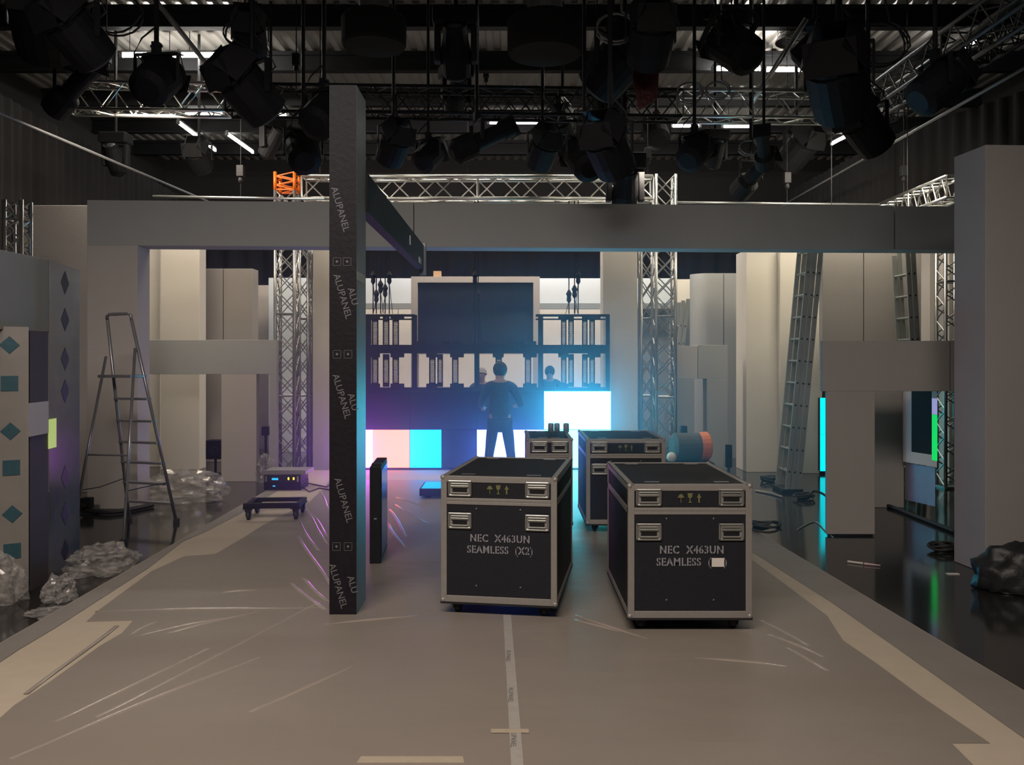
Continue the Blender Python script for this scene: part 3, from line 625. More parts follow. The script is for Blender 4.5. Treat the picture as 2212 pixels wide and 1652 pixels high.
# ------------------------------------------------------------------ drapes
def drape(label, pts, z0, z1, amp=.07, wl=.28):
    s_ = MB(); pr_ = []
    for (xa, ya), (xb, yb) in zip(pts, pts[1:]):
        L = math.hypot(xb - xa, yb - ya); n = int(L / .05)
        nx, ny = -(yb - ya) / L, (xb - xa) / L
        for i in range(n + 1):
            u = i / n; q = amp * math.sin(2 * PI * L * u / wl) + amp * .4 * math.sin(2 * PI * L * u / (wl * 2.7) + 1)
            pr_.append((xa + (xb - xa) * u + nx * q, ya + (yb - ya) * u + ny * q, nx, ny, q))
    k = len(pr_); vs = []
    for h, g in ((z0, 1.0), ((z0 + z1) / 2, .8), (z1, .35)):
        for x, y, nx, ny, q in pr_: vs.append((x - nx * q * (1 - g), y - ny * q * (1 - g), h))
    for h, g in ((z0, 1.0), ((z0 + z1) / 2, .8), (z1, .35)):
        for x, y, nx, ny, q in pr_: vs.append((x - nx * q * (1 - g) + nx * .02, y - ny * q * (1 - g) + ny * .02, h))
    fs = []
    for a in (0, 3 * k):
        for r in (0, 1):
            for i in range(k - 1): b = a + r * k + i; fs.append((b, b + 1, b + 1 + k, b + k))
    s_.add(vs, fs); return tag(s_.build('stage_drape', DRAPE, smooth=True), label, 'curtain')
drape('black pleated drape hanging along the right side of the studio', [(6.5, 20.5), (6.7, 15.0), (7.9, 11.5), (8.2, 6.0)], FL + .02, 5.6)
drape('black drape hanging along the left side of the studio', [(-7.9, 4), (-7.6, 12.5), (-8.0, 20.5)], FL + .02, 5.6)
drape('black back drape across the rear of the studio', [(-7.9, 21.4), (6.8, 21.4)], FL + .02, 5.2, .09, .5)

# ------------------------------------------------------------------ video wall
YW = 12.77; U = .006903; DWm, DHm = 145 * U, .573
def colx(c): return X(740 + 145 * c, YW)
tag(MB().box(colx(0), colx(4), 12.80, 13.25, .001, .029).build('video_wall_plinth', BLK), 'low black plinth under the video wall', 'plinth')
names = {(0, 0): ('peach and white lit display at bottom left of the video wall', [(0, 65 / 145, WHTV), (65 / 145, 1, PEACH)]),
         (1, 0): ('display lit cyan on its left half in the bottom row', [(0, .47, CYAN), (.47, 1, SCRN)]),
         (2, 0): ('white lit display behind the standing technician', [(0, 1, WHTB)]),
         (3, 0): ('pale cyan display mostly hidden behind the road cases', [(0, 1, CYW)]),
         (0, 1): ('unlit display at left end of the second row', [(0, 1, SCRN)]),
         (1, 1): ('unlit display second from the left in the second row', [(0, 1, SCRN)]),
         (2, 1): ('unlit display third from the left in the second row', [(0, 1, SCRN)]),
         (3, 1): ('brightest white lit display at right end of the second row', [(0, 1, WHT)])}
for (c, r), (lb, parts) in names.items():
    t = thing('wall_display', lb, 'display', (colx(c), YW, .03 + r * DHm), 0, 'video wall displays')
    MB().box(.001, DWm - .001, .012, .11, .001, DHm - .001).build('housing', BLK, t)
    MB().box(.2, .8, .11, .16, .12, .45).build('back_cover', BLKM, t)
    for a_, b_, m in parts:
        MB().box(.004 + a_ * (DWm - .008), .004 + b_ * (DWm - .008), .004, .0118, .004, DHm - .004).build('screen', m, t)
zr = [.03 + DHm * k_ for k_ in range(5)]
t = thing('video_wall_frame', 'black steel frame standing behind and above the video wall displays', 'frame', (colx(2), 12.97, 0)); o_ = colx(2)
for px in (792, 893, 1030, 1170, 1316):
    xx = X(px, YW) - o_; top = zr[4] if px in (792, 893, 1170, 1316) else zr[3] + .05
    MB().box(xx - .045 + (.02 if px == 1316 else 0), xx + .03, -.02, .06, .032, top).build('post', BLK, t)
for z_, h_ in ((zr[2] + .0, .05), (zr[3] + .0, .12)):
    MB().box(colx(0) - o_, colx(4) - o_, -.03, .05, z_ - .01, z_ + h_).build('rail', BLK, t)
for a_, b_ in ((740, 893), (1158, 1320)):
    MB().box(X(a_, YW) - o_, X(b_, YW) - o_, -.03, .05, zr[4] - .025, zr[4] + .01).box(X(a_, YW) - o_, X(b_, YW) - o_, -.03, .05, zr[4] - .075, zr[4] - .055).build('rail', BLK, t)
def bracket(c, r, wpx, label):
    """two slotted uprights with corner pads"""
    t = thing('display_bracket', label, 'display bracket', (colx(c), 12.90, zr[r] + .06), 0, 'empty display brackets')
    H = DHm - .08
    for x0_, x1_ in wpx:
        s_ = MB(); a_, b_ = x0_ * U, x1_ * U; z = .05
        s_.box(a_, a_ + .018, 0, .03, 0, H); s_.box(b_ - .018, b_, 0, .03, 0, H); s_.box(a_, b_, 0, .03, 0, .07); s_.box(a_, b_, 0, .03, H - .09, H)
        while z < H - .06: s_.box(a_, b_, .005, .025, z, z + .016); z += .03
        s_.build('slotted_upright', BLK, t)
    for x0_, x1_ in ((wpx[0][0] - 6, wpx[0][1] + 4), (wpx[-1][0] - 4, wpx[-1][1] + 12)):
        for z0_, z1_ in ((-.01, .05), (H - .05, H + .01)): MB().box(x0_ * U, x1_ * U, -.02, 0, z0_, z1_).build('corner_pad', BLK, t)
bw = {0: ((60, 74), (84, 98), (105, 119)), 1: ((40, 54), (58, 70), (90, 104)), 2: ((40, 54), (104, 118)), 3: ((38, 50), (54, 66), (84, 96), (100, 112))}
rn = {2: 'third', 3: 'top'}; cn = ['at the left end', 'second from the left', 'third from the left', 'at the right end']
for r in (2, 3):
    for c in range(4):
        if r == 3 and c in (1, 2): continue
        bracket(c, r, bw[c], 'empty slotted black display bracket %s of the %s row' % (cn[c], rn[r]))
for i, px in enumerate((908, 962, 1048, 1122, 1150, 985)):
    tag(MB().box(X(px - 9, YW), X(px + 9, YW), 12.9, 12.95, zr[3] + .1205, zr[3] + .175).build('corner_pad', BLK), 'small black pad on the middle frame rail, %s from the left' % ['first', 'second', 'fourth', 'fifth', 'last', 'third'][i], 'bracket pad', 'pads on the frame rail')
# hanging chains with hooks
for i, (px, py) in enumerate(((806, 600), (813, 640), (822, 620), (832, 628), (841, 600), (1026, 600), (1033, 640), (1229, 640), (1241, 630), (1249, 600))):
    d = 12.87; xx = X(px, d); ztop = tz - .19; zb = zr[4] + .012 if px not in (1026, 1033) else zr[3] + .13
    t = thing('lifting_chain', 'thin black lifting chain above the video wall, %s from the left' % ['first', 'second', 'third', 'fourth', 'fifth', 'sixth', 'seventh', 'eighth', 'ninth', 'tenth'][i], 'chain', (xx, d, zb), 0, 'lifting chains')
    MB().tube((0, 0, 0), (.0, 0.0, ztop - zb), .009, 6).build('chain', BLK, t)
    hz = Z(py, d) - zb
    MB().lathe([(.012, hz - .1), (.035, hz - .06), (.03, hz), (.045, hz + .04), (.012, hz + .1)], 10).build('hook_block', BLKM, t)
    MB().tube((0, 0, hz - .08), (.05 * (-1) ** i, 0, 0.0), .005, 5).build('sling', BLK, t)

# ------------------------------------------------------------------ road cases
def caster(t, x, y, h):
    s_ = MB(); s_.box(x - .05, x + .05, y - .045, y + .045, h - .006, h); s_.prism([(x - .03, y - .035), (x + .03, y - .035), (x + .03, y + .035), (x - .03, y + .035)], h - .03, h - .006)
    s_.box(x - .026, x - .022, y - .02, y + .03, h * .35, h - .02); s_.box(x + .022, x + .026, y - .02, y + .03, h * .35, h - .02)
    o = s_.build('caster', BLKM, t); r = h * .42
    MB().lathe([(r * .8, -.018), (r, -.012), (r, .012), (r * .8, .018)], 18, Matrix.Translation((x, y + .01, r)) @ Matrix.Rotation(PI / 2, 4, 'Y')).build('wheel', RUB, o)
def case(label, loc, rz, W, L, H, zb=.092, letters=None, yel=True, far=False, sticker=False):
    t = thing('road_case', label, 'road case', loc, rz, 'rolling road cases'); e = .038; w = W / 2
    zl = H - .16                                   # lid line
    MB().box(-w + .004, w - .004, .004, L - .004, zb + .004, zl).build('body', CASEP, t)
    MB().box(-w + .004, w - .004, .004, L - .004, zl + .001, H - .004).build('lid', CASEP, t)
    s_ = MB()
    for y in (0, L - .006):
        for x0_, x1_ in ((-w, -w + e), (w - e, w)): s_.box(x0_, x1_, y, y + .006, zb, H)
        for z0_, z1_ in ((zb, zb + e + .004), (zl - e * .55, zl - .001), (zl + .001, zl + e * .55), (H - e, H)): s_.box(-w + e, w - e, y - .001, y + .005, z0_, z1_)
    for x in (-w, w - .006):
        for z0_, z1_ in ((zb, zb + e), (zl - e * .5, zl + e * .5), (H - e, H)): s_.box(x, x + .006, .006, L - .006, z0_, z1_)
        for y0_, y1_ in ((.006, e), (L - e, L - .006)): s_.box(x, x + .006, y0_, y1_, zb + e, H - e)
    for x0_, x1_ in ((-w, -w + e), (w - e, w)): s_.box(x0_, x1_, 0, L, H - .005, H)
    for y0_, y1_ in ((0, e), (L - e, L)): s_.box(-w + e, w - e, y0_, y1_, H - .005, H)
    s_.build('aluminium_edging', CASEE, t, bevel=.0015)
    MB().box(-w - .003, w + .003, -.003, L + .003, zb - .012, zb).build('base_board', BLKM, t)
    for sx in (-1, 1):
        for z_ in (zb, H):
            for y_ in (0, L):
                s2 = MB().ball((sx * (w - .012), y_ + (.012 if y_ == 0 else -.012), z_ + (.010 if z_ == zb else -.010)), .019, 10); s2.build('corner', CASEE, t, smooth=True)
    def handle(x, z, hw=.078, hh=.052):
        s_ = MB(); 
        for a_, b_, c_, d_ in ((-hw, hw, hh - .014, hh), (-hw, hw, -hh, -hh + .014), (-hw, -hw + .014, -hh, hh), (hw - .014, hw, -hh, hh)): s_.box(x + a_, x + b_, -.010, -.0015, z + c_, z + d_)
        o = s_.build('handle', HAND, t, bevel=.006)
        MB().box(x - hw + .012, x + hw - .012, -.004, -.0015, z - hh + .012, z + hh - .012).build('dish', ALUD, o)
        MB().box(x - hw + .02, x + hw - .02, -.015, -.006, z + .008, z + .020).box(x - hw + .02, x + hw - .02, -.012, -.006, z + .026, z + .034).tube((x - hw + .022, -.014, z - .028), (x + hw - .022, -.014, z - .028), .007, 8).build('grip', HAND, o, bevel=.002)
        MB().box(x - hw + .03, x + hw - .03, -.0055, -.0042, z - .026, z + .002).build('recess', BLK, o)
    hx = w - .125
    for s in (-1, 1): handle(s * hx, (H + zl) / 2 + .002); handle(s * hx, zl - .125)
    for s in (-1, 1):
        for z_ in (zl - .045, zb + .11): MB().ball((s * w * .38, -.001, z_), .006, 8, (1, .5, 1)).build('rivet', STEEL, t)
    for s in (-1, 1):
        for y in (.09, L - .13): MB().box(s * (w - .16) - .045, s * (w - .16) + .045, y, y + .03, H, H + .002).build('lid_latch', STEEL, t)
    for x in (-w + .09, w - .09):
        for y in (.1, L - .1): caster(t, x, y, zb - .012)
    if letters:
        z_ = zl - .235
        for s, dz in zip(letters, (0, -.073)):
            o = text(s, .066, 'stencil_lettering', STEN, t, (.01, -.001, z_ + dz), (PI / 2, 0, 0), .0006, bold=.0016, space=1.12); o.scale = (.86, 1, 1)
            bm = bmesh.new(); bm.from_mesh(o.data); seen = set(); cuts = []
            for v in bm.verts:
                if v in seen: continue
                st, isl = [v], []
                while st:
                    q = st.pop()
                    if q in seen: continue
                    seen.add(q); isl.append(q); st += [e.other_vert(q) for e in q.link_edges]
                x0_, x1_ = min(q.co.x for q in isl), max(q.co.x for q in isl)
                if x1_ - x0_ > .02: cuts.append((x0_ + x1_) / 2)
            for c_ in cuts:
                for off in (-.0028, .0028): bmesh.ops.bisect_plane(bm, geom=bm.verts[:] + bm.edges[:] + bm.faces[:], plane_co=(c_ + off, 0, 0), plane_no=(1, 0, 0))
            dl = [f for f in bm.faces if any(abs(f.calc_center_median().x - c_) < .0028 for c_ in cuts)]
            bmesh.ops.delete(bm, geom=dl, context='FACES'); bm.to_mesh(o.data); bm.free()
    if yel:
        zc = (H + zl) / 2; my = YELL; s_ = MB(); Mx = Matrix.Rotation(PI / 2, 4, 'X')
        def pp(poly): s_.prism([(a, b + zc) for a, b in poly], 0, .0008, Matrix.Translation((0, 0.0042 - .004, 0)) @ Mx)
        pp([(-.075, .0), (-.066, .018), (-.055, .024), (-.044, .018), (-.035, 0)]); pp([(-.057, 0), (-.053, 0), (-.053, -.03), (-.057, -.03)])
        pp([(-.015, .028), (.015, .028), (.012, .004), (.003, -.004), (.003, -.022), (.014, -.03), (-.014, -.03), (-.003, -.022), (-.003, -.004), (-.012, .004)])
        pp([(.04, .0), (.054, .028), (.068, 0), (.059, 0), (.059, -.03), (.049, -.03), (.049, 0)])
        s_.build('handling_symbols', my, t)
    if sticker:
        MB().box(.13, .205, -.0035, -.002, zl - .335, zl - .282).build('sticker', PAPER, t)
    return t
case('black road case nearest the camera, with a paper sticker on its lettering', (1.073, 5.16, .0), 0, .747, 1.12, .896, letters=('NEC  X463UN', 'SEAMLESS  (X2)'), sticker=True)
a9 = math.radians(-9)
t_case = case('black road case left of the nearest one, turned slightly', (-.0875, 5.46, 0), a9, .75, 1.11, .90, letters=('NEC  X463UN', 'SEAMLESS  (X2)'))
case('road case behind the nearest one, lit green from the side', (X(1352, 8.1), 8.1, 0), 0, .75, 1.0, .896)
case('narrow road case behind the left one, with cans on its lid', (X(1187, 8.1), 8.1, 0), 0, .44, .9, .90, yel=False)
for i, (px, lb) in enumerate(((1190, 'left'), (1203, 'middle'), (1223, 'right'))):
    t = thing('drink_can', '%s one of three dark cans on the narrow road case' % lb, 'can', (X(px, 8.75), 8.75, .901), 0, 'three dark cans')
    MB().lathe([(.022, 0), (.03, .006), (.03, .085), (.026, .095)], 16).build('body', ALUD, t, smooth=True)
    MB().lathe([(.025, .0952), (.026, .097), (.01, .097)], 16).build('lid', STEEL, t)
# black panel standing on edge
t = thing('flat_display', 'slim dark display standing on its edge right of the wrapped post', 'display', (-1.102, 6.9, 0), math.radians(4))
MB().box(-.045, .045, 0, .66, .002, .785).build('housing', BLK, t, bevel=.006)
MB().box(.0452, .05, .03, .63, .05, .75).build('screen', SCRN, t)
MB().box(-.04, .04, .1, .2, .7855, .795).build('grip_strip', BLKM, t)
MB().box(-.01, .012, -.003, 0, .36, .372).build('logo_plate', STEEL, t)
# flat lying display
t = thing('flat_display', 'dark display lying flat on the deck, its top reflecting cyan', 'display', (X(955, 10.15), 10.15, 0))
MB().box(-.27, .75, 0, .57, .03, .115).build('housing', BLK, t, bevel=.006)
MB().box(-.25, .73, .02, .55, .1152, .118).build('screen', mat('glossy_panel', (.03, .04, .05), .06), t)
for x_ in (-.2, .65): MB().box(x_, x_ + .06, .05, .5, .001, .03).build('foot', RUB, t)
# amplifier rack on deck
t = thing('equipment_rack', 'small black amplifier rack with blue readout and amber lamps', 'equipment rack', (X(610, 10.8), 10.8, 0))
s_ = MB().box(-.235, .235, 0, .4, .001, .10); s_.build('lower_unit', BLK, t, bevel=.004)
MB().box(-.23, .23, -.01, .4, .102, .19).build('upper_unit', BLKM, t, bevel=.004)
MB().box(-.25, .29, .02, .46, .192, .235).box(-.25, .29, .02, .04, .235, .25).build('tray_lid', ALUD, t, bevel=.003)
MB().box(-.13, -.05, -.013, -.010, .13, .155).build('readout', BLED, t); MB().box(-.12, -.09, -.003, -.0005, .045, .06).build('readout', BLED, t)
for x_ in (.08, .145): MB().ball((x_, -.012, .148), .011, 10, (1, .5, 1.6)).build('lamp', YLED, t)
for x_ in (-.2, .2): MB().box(x_ - .01, x_ + .01, -.03, -.011, .11, .18).build('handle', STEEL, t)
s_ = MB()
s_.path([P(648, 1040, 10.9) * 1, Vector((X(680, 11.2), 11.2, .012)), Vector((X(705, 11.0), 11.0, .01)), Vector((X(720, 11.4), 11.4, .01))], .010)
s_.path([Vector((X(646, 10.9), 10.9, .05)), Vector((X(668, 10.6), 10.6, .012)), Vector((X(690, 10.9), 10.9, .012)), Vector((X(722, 10.7), 10.7, .012))], .009)
tag(s_.build('power_cable', RUB), 'black cables trailing from the amplifier rack towards the post', 'cable')
# dolly
t = thing('wheeled_dolly', 'open black wheeled dolly frame standing on the film covered deck', 'dolly', (X(590, 8.8), 8.78, 0), math.radians(4))
s_ = MB(); s_.box(-.30, .27, 0, .05, .12, .175); s_.box(-.30, .27, .42, .46, .12, .165); s_.box(-.30, -.25, .05, .42, .12, .165); s_.box(.22, .27, .05, .42, .12, .165); s_.build('frame', BLK, t, bevel=.005)
for x_, y_ in ((-.25, .03), (.23, .03), (-.25, .42), (.23, .42)): caster(t, x_, y_, .12)

# ------------------------------------------------------------------ ladders
def seg(mb, pts, r): 
    for a, b in zip(pts, pts[1:]): mb.tube(a, b, r, 8)
t = thing('stepladder', 'aluminium stepladder with top hoop in front of the left column', 'ladder', (X(300, 9.4), 9.4, FL)); o_ = Vector(t.location)
LAD = mat('ladder_aluminium', (.26, .25, .27), .3, metal=.5, var=.1)
sl, sr = P(279, 1122, 9.62), P(381, 1129, 9.43); sl.z = sr.z = FL + .012
tl_, tr_ = P(232, 690, 9.0), P(284, 690, 8.92)
for a, b in ((sl, tl_), (sr, tr_)):
    MB().tube(a - o_, b - o_, .017, 10).build('front_rail', LAD, t, smooth=True)
hp = [tl_ - o_, P(231, 684, 8.98) - o_, P(236, 679, 8.97) - o_, P(276, 677, 8.93) - o_, P(283, 682, 8.92) - o_, tr_ - o_]
MB().path(hp, .017, 8).build('hoop', LAD, t, smooth=True)
rl, rr = P(152, 1170, 8.40), P(267, 1174, 8.35); rl.z = rr.z = FL + .012
for a, b in ((rl, P(229, 770, 8.98)), (rr, P(292, 752, 8.94))): MB().tube(a - o_, b - o_, .015, 10).build('rear_rail', LAD, t, smooth=True)
def on(a, b, z): u = (z - a.z) / (b.z - a.z); return a + (b - a) * u
zs = [Z(y, 9.3) for y in (860, 908, 955, 1000, 1046, 1090)]
for z_ in zs:
    a, b = on(sl, tl_, z_) - o_, on(sr, tr_, z_) - o_; s_ = MB(); d_ = b - a
    s_.box(0, d_.length, -.04, .04, -.012, .012, Matrix.Translation(a) @ Matrix.Rotation(math.atan2(d_.y, d_.x), 4, 'Z')); s_.build('tread', LAD, t, bevel=.003)
a, b = on(sl, tl_, Z(812, 9.1)) - o_, on(sr, tr_, Z(812, 9.1)) - o_; d_ = b - a
MB().box(-.01, d_.length + .01, -.22, .04, -.015, .015, Matrix.Translation(a) @ Matrix.Rotation(math.atan2(d_.y, d_.x), 4, 'Z')).build('platform', LAD, t, bevel=.004)
a, b = on(rl, P(229, 770, 8.98), Z(981, 8.7)) - o_, on(rr, P(292, 752, 8.94), Z(981, 8.7)) - o_
MB().tube(a, b, .010, 8).build('cross_bar', LAD, t)
for p in (sl, sr, rl, rr): MB().box(p.x - o_.x - .025, p.x - o_.x + .025, p.y - o_.y - .03, p.y - o_.y + .03, .001, .05).build('foot', RUB, t)
MB().path([on(sl, tl_, Z(1035, 9.4)) - o_, P(215, 1052, 9.0) - o_, on(rl, P(229, 770, 8.98), Z(1057, 8.6)) - o_], .006).build('strap', RUB, t)
MB().path([on(sr, tr_, Z(1040, 9.4)) - o_, P(320, 1050, 9.0) - o_, on(rr, P(292, 752, 8.94), Z(1057, 8.6)) - o_], .006).build('strap', RUB, t)

def extladder(label, px, d, lean, H, n=3, w=.42, m=None, tint=None):
    t = thing('extension_ladder', label, 'ladder', (X(px, d), d, FL)); ang = math.atan(lean)
    M = Matrix.Rotation(ang, 4, 'Y')                # leans towards +x
    for k_ in range(n):
        x0_ = (k_ - 1) * .075
        for y_ in (0, w):
            MB().box(x0_ - .032, x0_ + .032, y_ - .0125, y_ + .0125, .03 + .0 * k_, H - .12 * abs(k_ - 1), M).build('rail', m or LADG, t, bevel=.003)
        z = .28
        while z < H - .2: MB().tube(M @ Vector((x0_, -.016, z)), M @ Vector((x0_, w + .01, z)), .015, 8).build('rung', m or LADG, t); z += .30
        dots = MB(); z = .28
        while z < H - .2: dots.tube(M @ Vector((x0_, -.0175, z)), M @ Vector((x0_, -.014, z)), .013, 8); z += .30
        dots.build('rung_caps', BLK, t)
    MB().box(-.14, .14, -.02, w + .02, .001, .05).build('foot_bar', RUB, t, bevel=.004)
    return t
LADG = mat('ladder_grey', (.33, .34, .32), .5, metal=.35, var=.1)
extladder('tall grey extension ladder leaning right, before the cream pillars', 1712, 11.55, .094, 3.55)
extladder('dim extension ladder leaning beside the curved flat', 1447, 14.6, .11, 2.85, 2)
extladder('dim ladder leaning against the wide beige flat at far right', 1998, 11.75, -.05, 3.4, 2)

# ------------------------------------------------------------------ right side displays
for i, (z_, lb) in enumerate(((-.10, 'lower cyan lit display glimpsed left of the low portal'), (.475, 'upper cyan lit display glimpsed left of the low portal'))):
    t = thing('wall_display', lb, 'display', (X(1772, 13.4), 13.4, z_), 0, 'cyan display column')
    MB().box(0, 1.0, .01, .12, .001, .572).build('housing', BLK, t); MB().box(.001, .999, .002, .0098, .002, .5715).build('screen', CYS, t)
tag(MB().box(X(1775, 13.4), X(1775, 13.4) + .95, 13.42, 13.6, FL + .001, -.101).build('display_plinth', BLK), 'black plinth under the cyan display column', 'plinth')
t = thing('display_stand', 'white framed dark screen with a green lit display at far right', 'display', (X(1957, 10.2), 10.2, FL)); o_ = (X(1957, 10.2), 10.2)
def wall_q(p0, d0_, p1, d1_, yb, yt, th, nm, m, off=0.0):
    a_, b_ = rel(p0, d0_), rel(p1, d1_); a_ = (a_[0], a_[1] - off); b_ = (b_[0], b_[1] - off)
    MB().prism([a_, b_, (b_[0], b_[1] + th), (a_[0], a_[1] + th)], Z(yb, d0_) - FL, Z(yt, d0_) - FL).build(nm, m, t)
wall_q(1957, 10.2, 2024, 9.7, 998, 800, .08, 'surround', FLATW)
wall_q(1967, 10.13, 2010, 9.81, 975, 800, .02, 'screen', BLK, .03)
wall_q(2011, 9.80, 2022, 9.715, 993, 895, .02, 'green_screen', GRN, .03)
wall_q(2011, 9.80, 2022, 9.715, 894, 860, .02, 'lilac_screen', LBL, .03)
wall_q(1960, 10.25, 2020, 9.80, 1080, 1000, .06, 'stand', ALUD)
# speaker cabinets, boxes and coils in the back
def black_box(label, px0, px1, yt, yb, d, z0=FL, name='loudspeaker', cat='loudspeaker'):
    W = X(px1, d) - X(px0, d); H = (yb - yt) / F * d
    t = thing(name, label, cat, (X(px0, d) + W / 2, d, z0))
    s_ = MB().box(-W / 2, W / 2, 0, W * .9, .001 + Z(yb, d) - z0, H + Z(yb, d) - z0); s_.build('cabinet', BLK, t, bevel=.01)
    if Z(yb, d) - z0 > .05: MB().tube((0, W * .45, 0.02), (0, W * .45, Z(yb, d) - z0), .02).lathe([(.16, .001), (.16, .012), (.03, .02)], 16, Matrix.Translation((0, W * .45, 0))).build('stand', BLKM, t)
    MB().lathe([(W * .36, 0), (W * .3, .008), (W * .1, .004)], 18, Matrix.Translation((0, -.001, H * .42 + Z(yb, d) - z0)) @ Matrix.Rotation(PI / 2, 4, 'X')).build('cone', BLKM, t)
black_box('black loudspeaker seen through the left low portal opening', 444, 477, 951, 992, 13.3)
black_box('small black speaker left of the left truss tower', 564, 580, 921, 941, 13.6)
black_box('slim black stand speaker behind the orange ended roll', 1471, 1485, 920, 956, 13.3)
black_box('slim black speaker beside the left edge of the cream pillar', 1569, 1582, 961, 1010, 13.0)
black_box('small dark speaker on the floor by the tile gate', 172, 194, 1076, 1098, 10.0)
# kit roll with orange end
t = thing('kit_bag', 'rolled dark bag with an orange end behind the nearest road case', 'bag', (X(1468, 12.0), 12.0, 0), math.radians(8))
M = Matrix.Translation((0, 0, .20)) @ Matrix.Rotation(PI / 2, 4, 'Y')
MB().lathe([(.13, -.17), (.2, -.13), (.19, .18), (.20, .22)], 20, M).build('roll', mat('dark_canvas', (.06, .06, .05), .8, bump=.5, bscale=15), t)
MB().lathe([(.2, .221), (.21, .34), (.18, .37), (.05, .375)], 20, M).build('orange_end', mat('orange_canvas', (.62, .17, .06), .7, bump=.3, bscale=10), t)
t = thing('equipment_chest', 'low black chest under the orange ended roll', 'chest', (X(1480, 11.9), 11.85, 0))
t.location.z = .0
bag_z = .22
MB().box(-.4, .4, 0, .5, .001, .215).build('body', BLK, t, bevel=.01); MB().box(-.41, .41, -.01, .51, .17, .18).build('rim', ALUD, t)
[o for o in bpy.data.objects if o.name == 'kit_bag'][0].location = (X(1476, 12.1), 12.1, .216)
tag(MB().ball((0, 0, .07), .07, 16).build('paper_ball', PAPER, loc=(X(1451, 11.95), 11.95, .217), smooth=True), 'cream paper ball beside the orange ended roll', 'ball')

# ------------------------------------------------------------------ plastic film heaps
def heap(label, px, py, rx, rz, ry, seed):
    d = DF(py); crumple('plastic_film', label, 'plastic film', (X(px, d), d, FL + .003), (rx, ry, rz), CLEAR, seed, group='crumpled clear film')
heap('large heap of crumpled clear film behind the stepladder', 395, 1078, .48, .26, .45, 1)
heap('heap of clear film with shiny edge left of the deck', 222, 1232, .26, .15, .25, 2)
heap('heap of clear film against the patterned post at far left', -5, 1300, .18, .26, .14, 3)
heap('small ball of clear film beside the dark gate leg', 128, 1296, .11, .13, .11, 4)
heap('scraps of clear film on the deck edge at left', 120, 1328, .20, .03, .12, 5)
heap('clump of clear film by the foot of the left truss tower', 575, 1040, .13, .3, .12, 6)

# ------------------------------------------------------------------ cables and litter on the floor
def coil(label, px, py, r, z=FL, n=4, name='cable_coil', seed=0):
    d = DF(py, z); rnd = random.Random(seed); pts = []
    for i in range(26 * n):
        a = i / 26 * 2 * PI; rr = r * (.75 + .25 * math.sin(a * .31 + seed)); pts.append((rr * math.cos(a), rr * .8 * math.sin(a), .014 + .016 * (i / 26) + .01 * math.sin(a * 2.3)))
    tag(MB().path(pts, .011, 6).build(name, RUB, loc=(X(px, d), d, z)), label, 'cable coil')
coil('tangled black cable coil on the deck edge right of the nearest case', 1652, 1148, .16, 0, 5, seed=1)
coil('black cable coil on the floor in front of the cream pillar', 1662, 1040, .14, n=4, seed=2)
coil('black cable coil at the foot of the extension ladder', 1738, 1078, .14, n=4, seed=3)
coil('dark cable heap against the tall foreground pillar at right', 2040, 1190, .16, n=4, seed=4)
coil('dark cable bundle right of the low portal column', 1912, 1090, .15, n=3, seed=5)
def cable(label, pts, r=.012, m=None):
    q = [Vector((X(px, DF(py)), DF(py), FL + r + .001)) for px, py in pts]; q2 = []
    for i in range(len(q) - 1):
        p0, p1, p2, p3 = q[max(i - 1, 0)], q[i], q[i + 1], q[min(i + 2, len(q) - 1)]
        for k_ in range(8):
            u = k_ / 8; q2.append(.5 * ((2 * p1) + (p2 - p0) * u + (2 * p0 - 5 * p1 + 4 * p2 - p3) * u * u + (3 * p1 - p0 - 3 * p2 + p3) * u ** 3))
    q2.append(q[-1]); tag(MB().path(q2, r, 6).build('floor_cable', m or RUB), label, 'cable')
cable('thick black cable running across the dark floor at right', [(1890, 1088), (1930, 1100), (1985, 1122), (2062, 1152)], .022)
cable('thin cable crossing the reflection of the cyan display', [(1722, 1145), (1760, 1128), (1785, 1150), (1800, 1162)], .006, ALUD)
cable('black cable along the foot of the pinkish flat at left', [(175, 1105), (225, 1112), (270, 1108), (330, 1095)], .03)
cable('thin cable loop beside the extension ladder', [(1745, 1085), (1755, 1062), (1780, 1068), (1795, 1090)], .008)
cable('grey bar lying on the floor right of the cases', [(1632, 1062), (1665, 1068), (1690, 1076)], .015, ALUD)
t = thing('marker_pen', 'thin pale stick lying on the dark floor at right', 'stick', (X(1867, DF(1220)), DF(1220), FL + .012), -.62)
MB().tube((-.14, 0, 0), (-.01, .0, 0), .009, 8).build('barrel', PAPER, t); MB().tube((0, 0, 0), (.13, .01, 0), .010, 8, .004).build('cap', mat('pink_plastic', (.6, .42, .45), .5), t)
tag(MB().box(-.05, .05, -.02, .02, 0, .006).build('paper_scrap', PAPER, loc=(X(2058, DF(1240)), DF(1240), FL + .001)), 'tiny paper scrap beside the tall foreground pillar', 'paper')
crumple('kit_bag', 'soft black bag on the floor in front of the foreground pillar', 'bag', (X(2190, 6.75), 6.72, FL + .003), (.30, .22, .26), mat('black_nylon', (.012, .013, .015), .5, var=.3, bump=.3, bscale=20), 9, amp=.25, smooth=True)

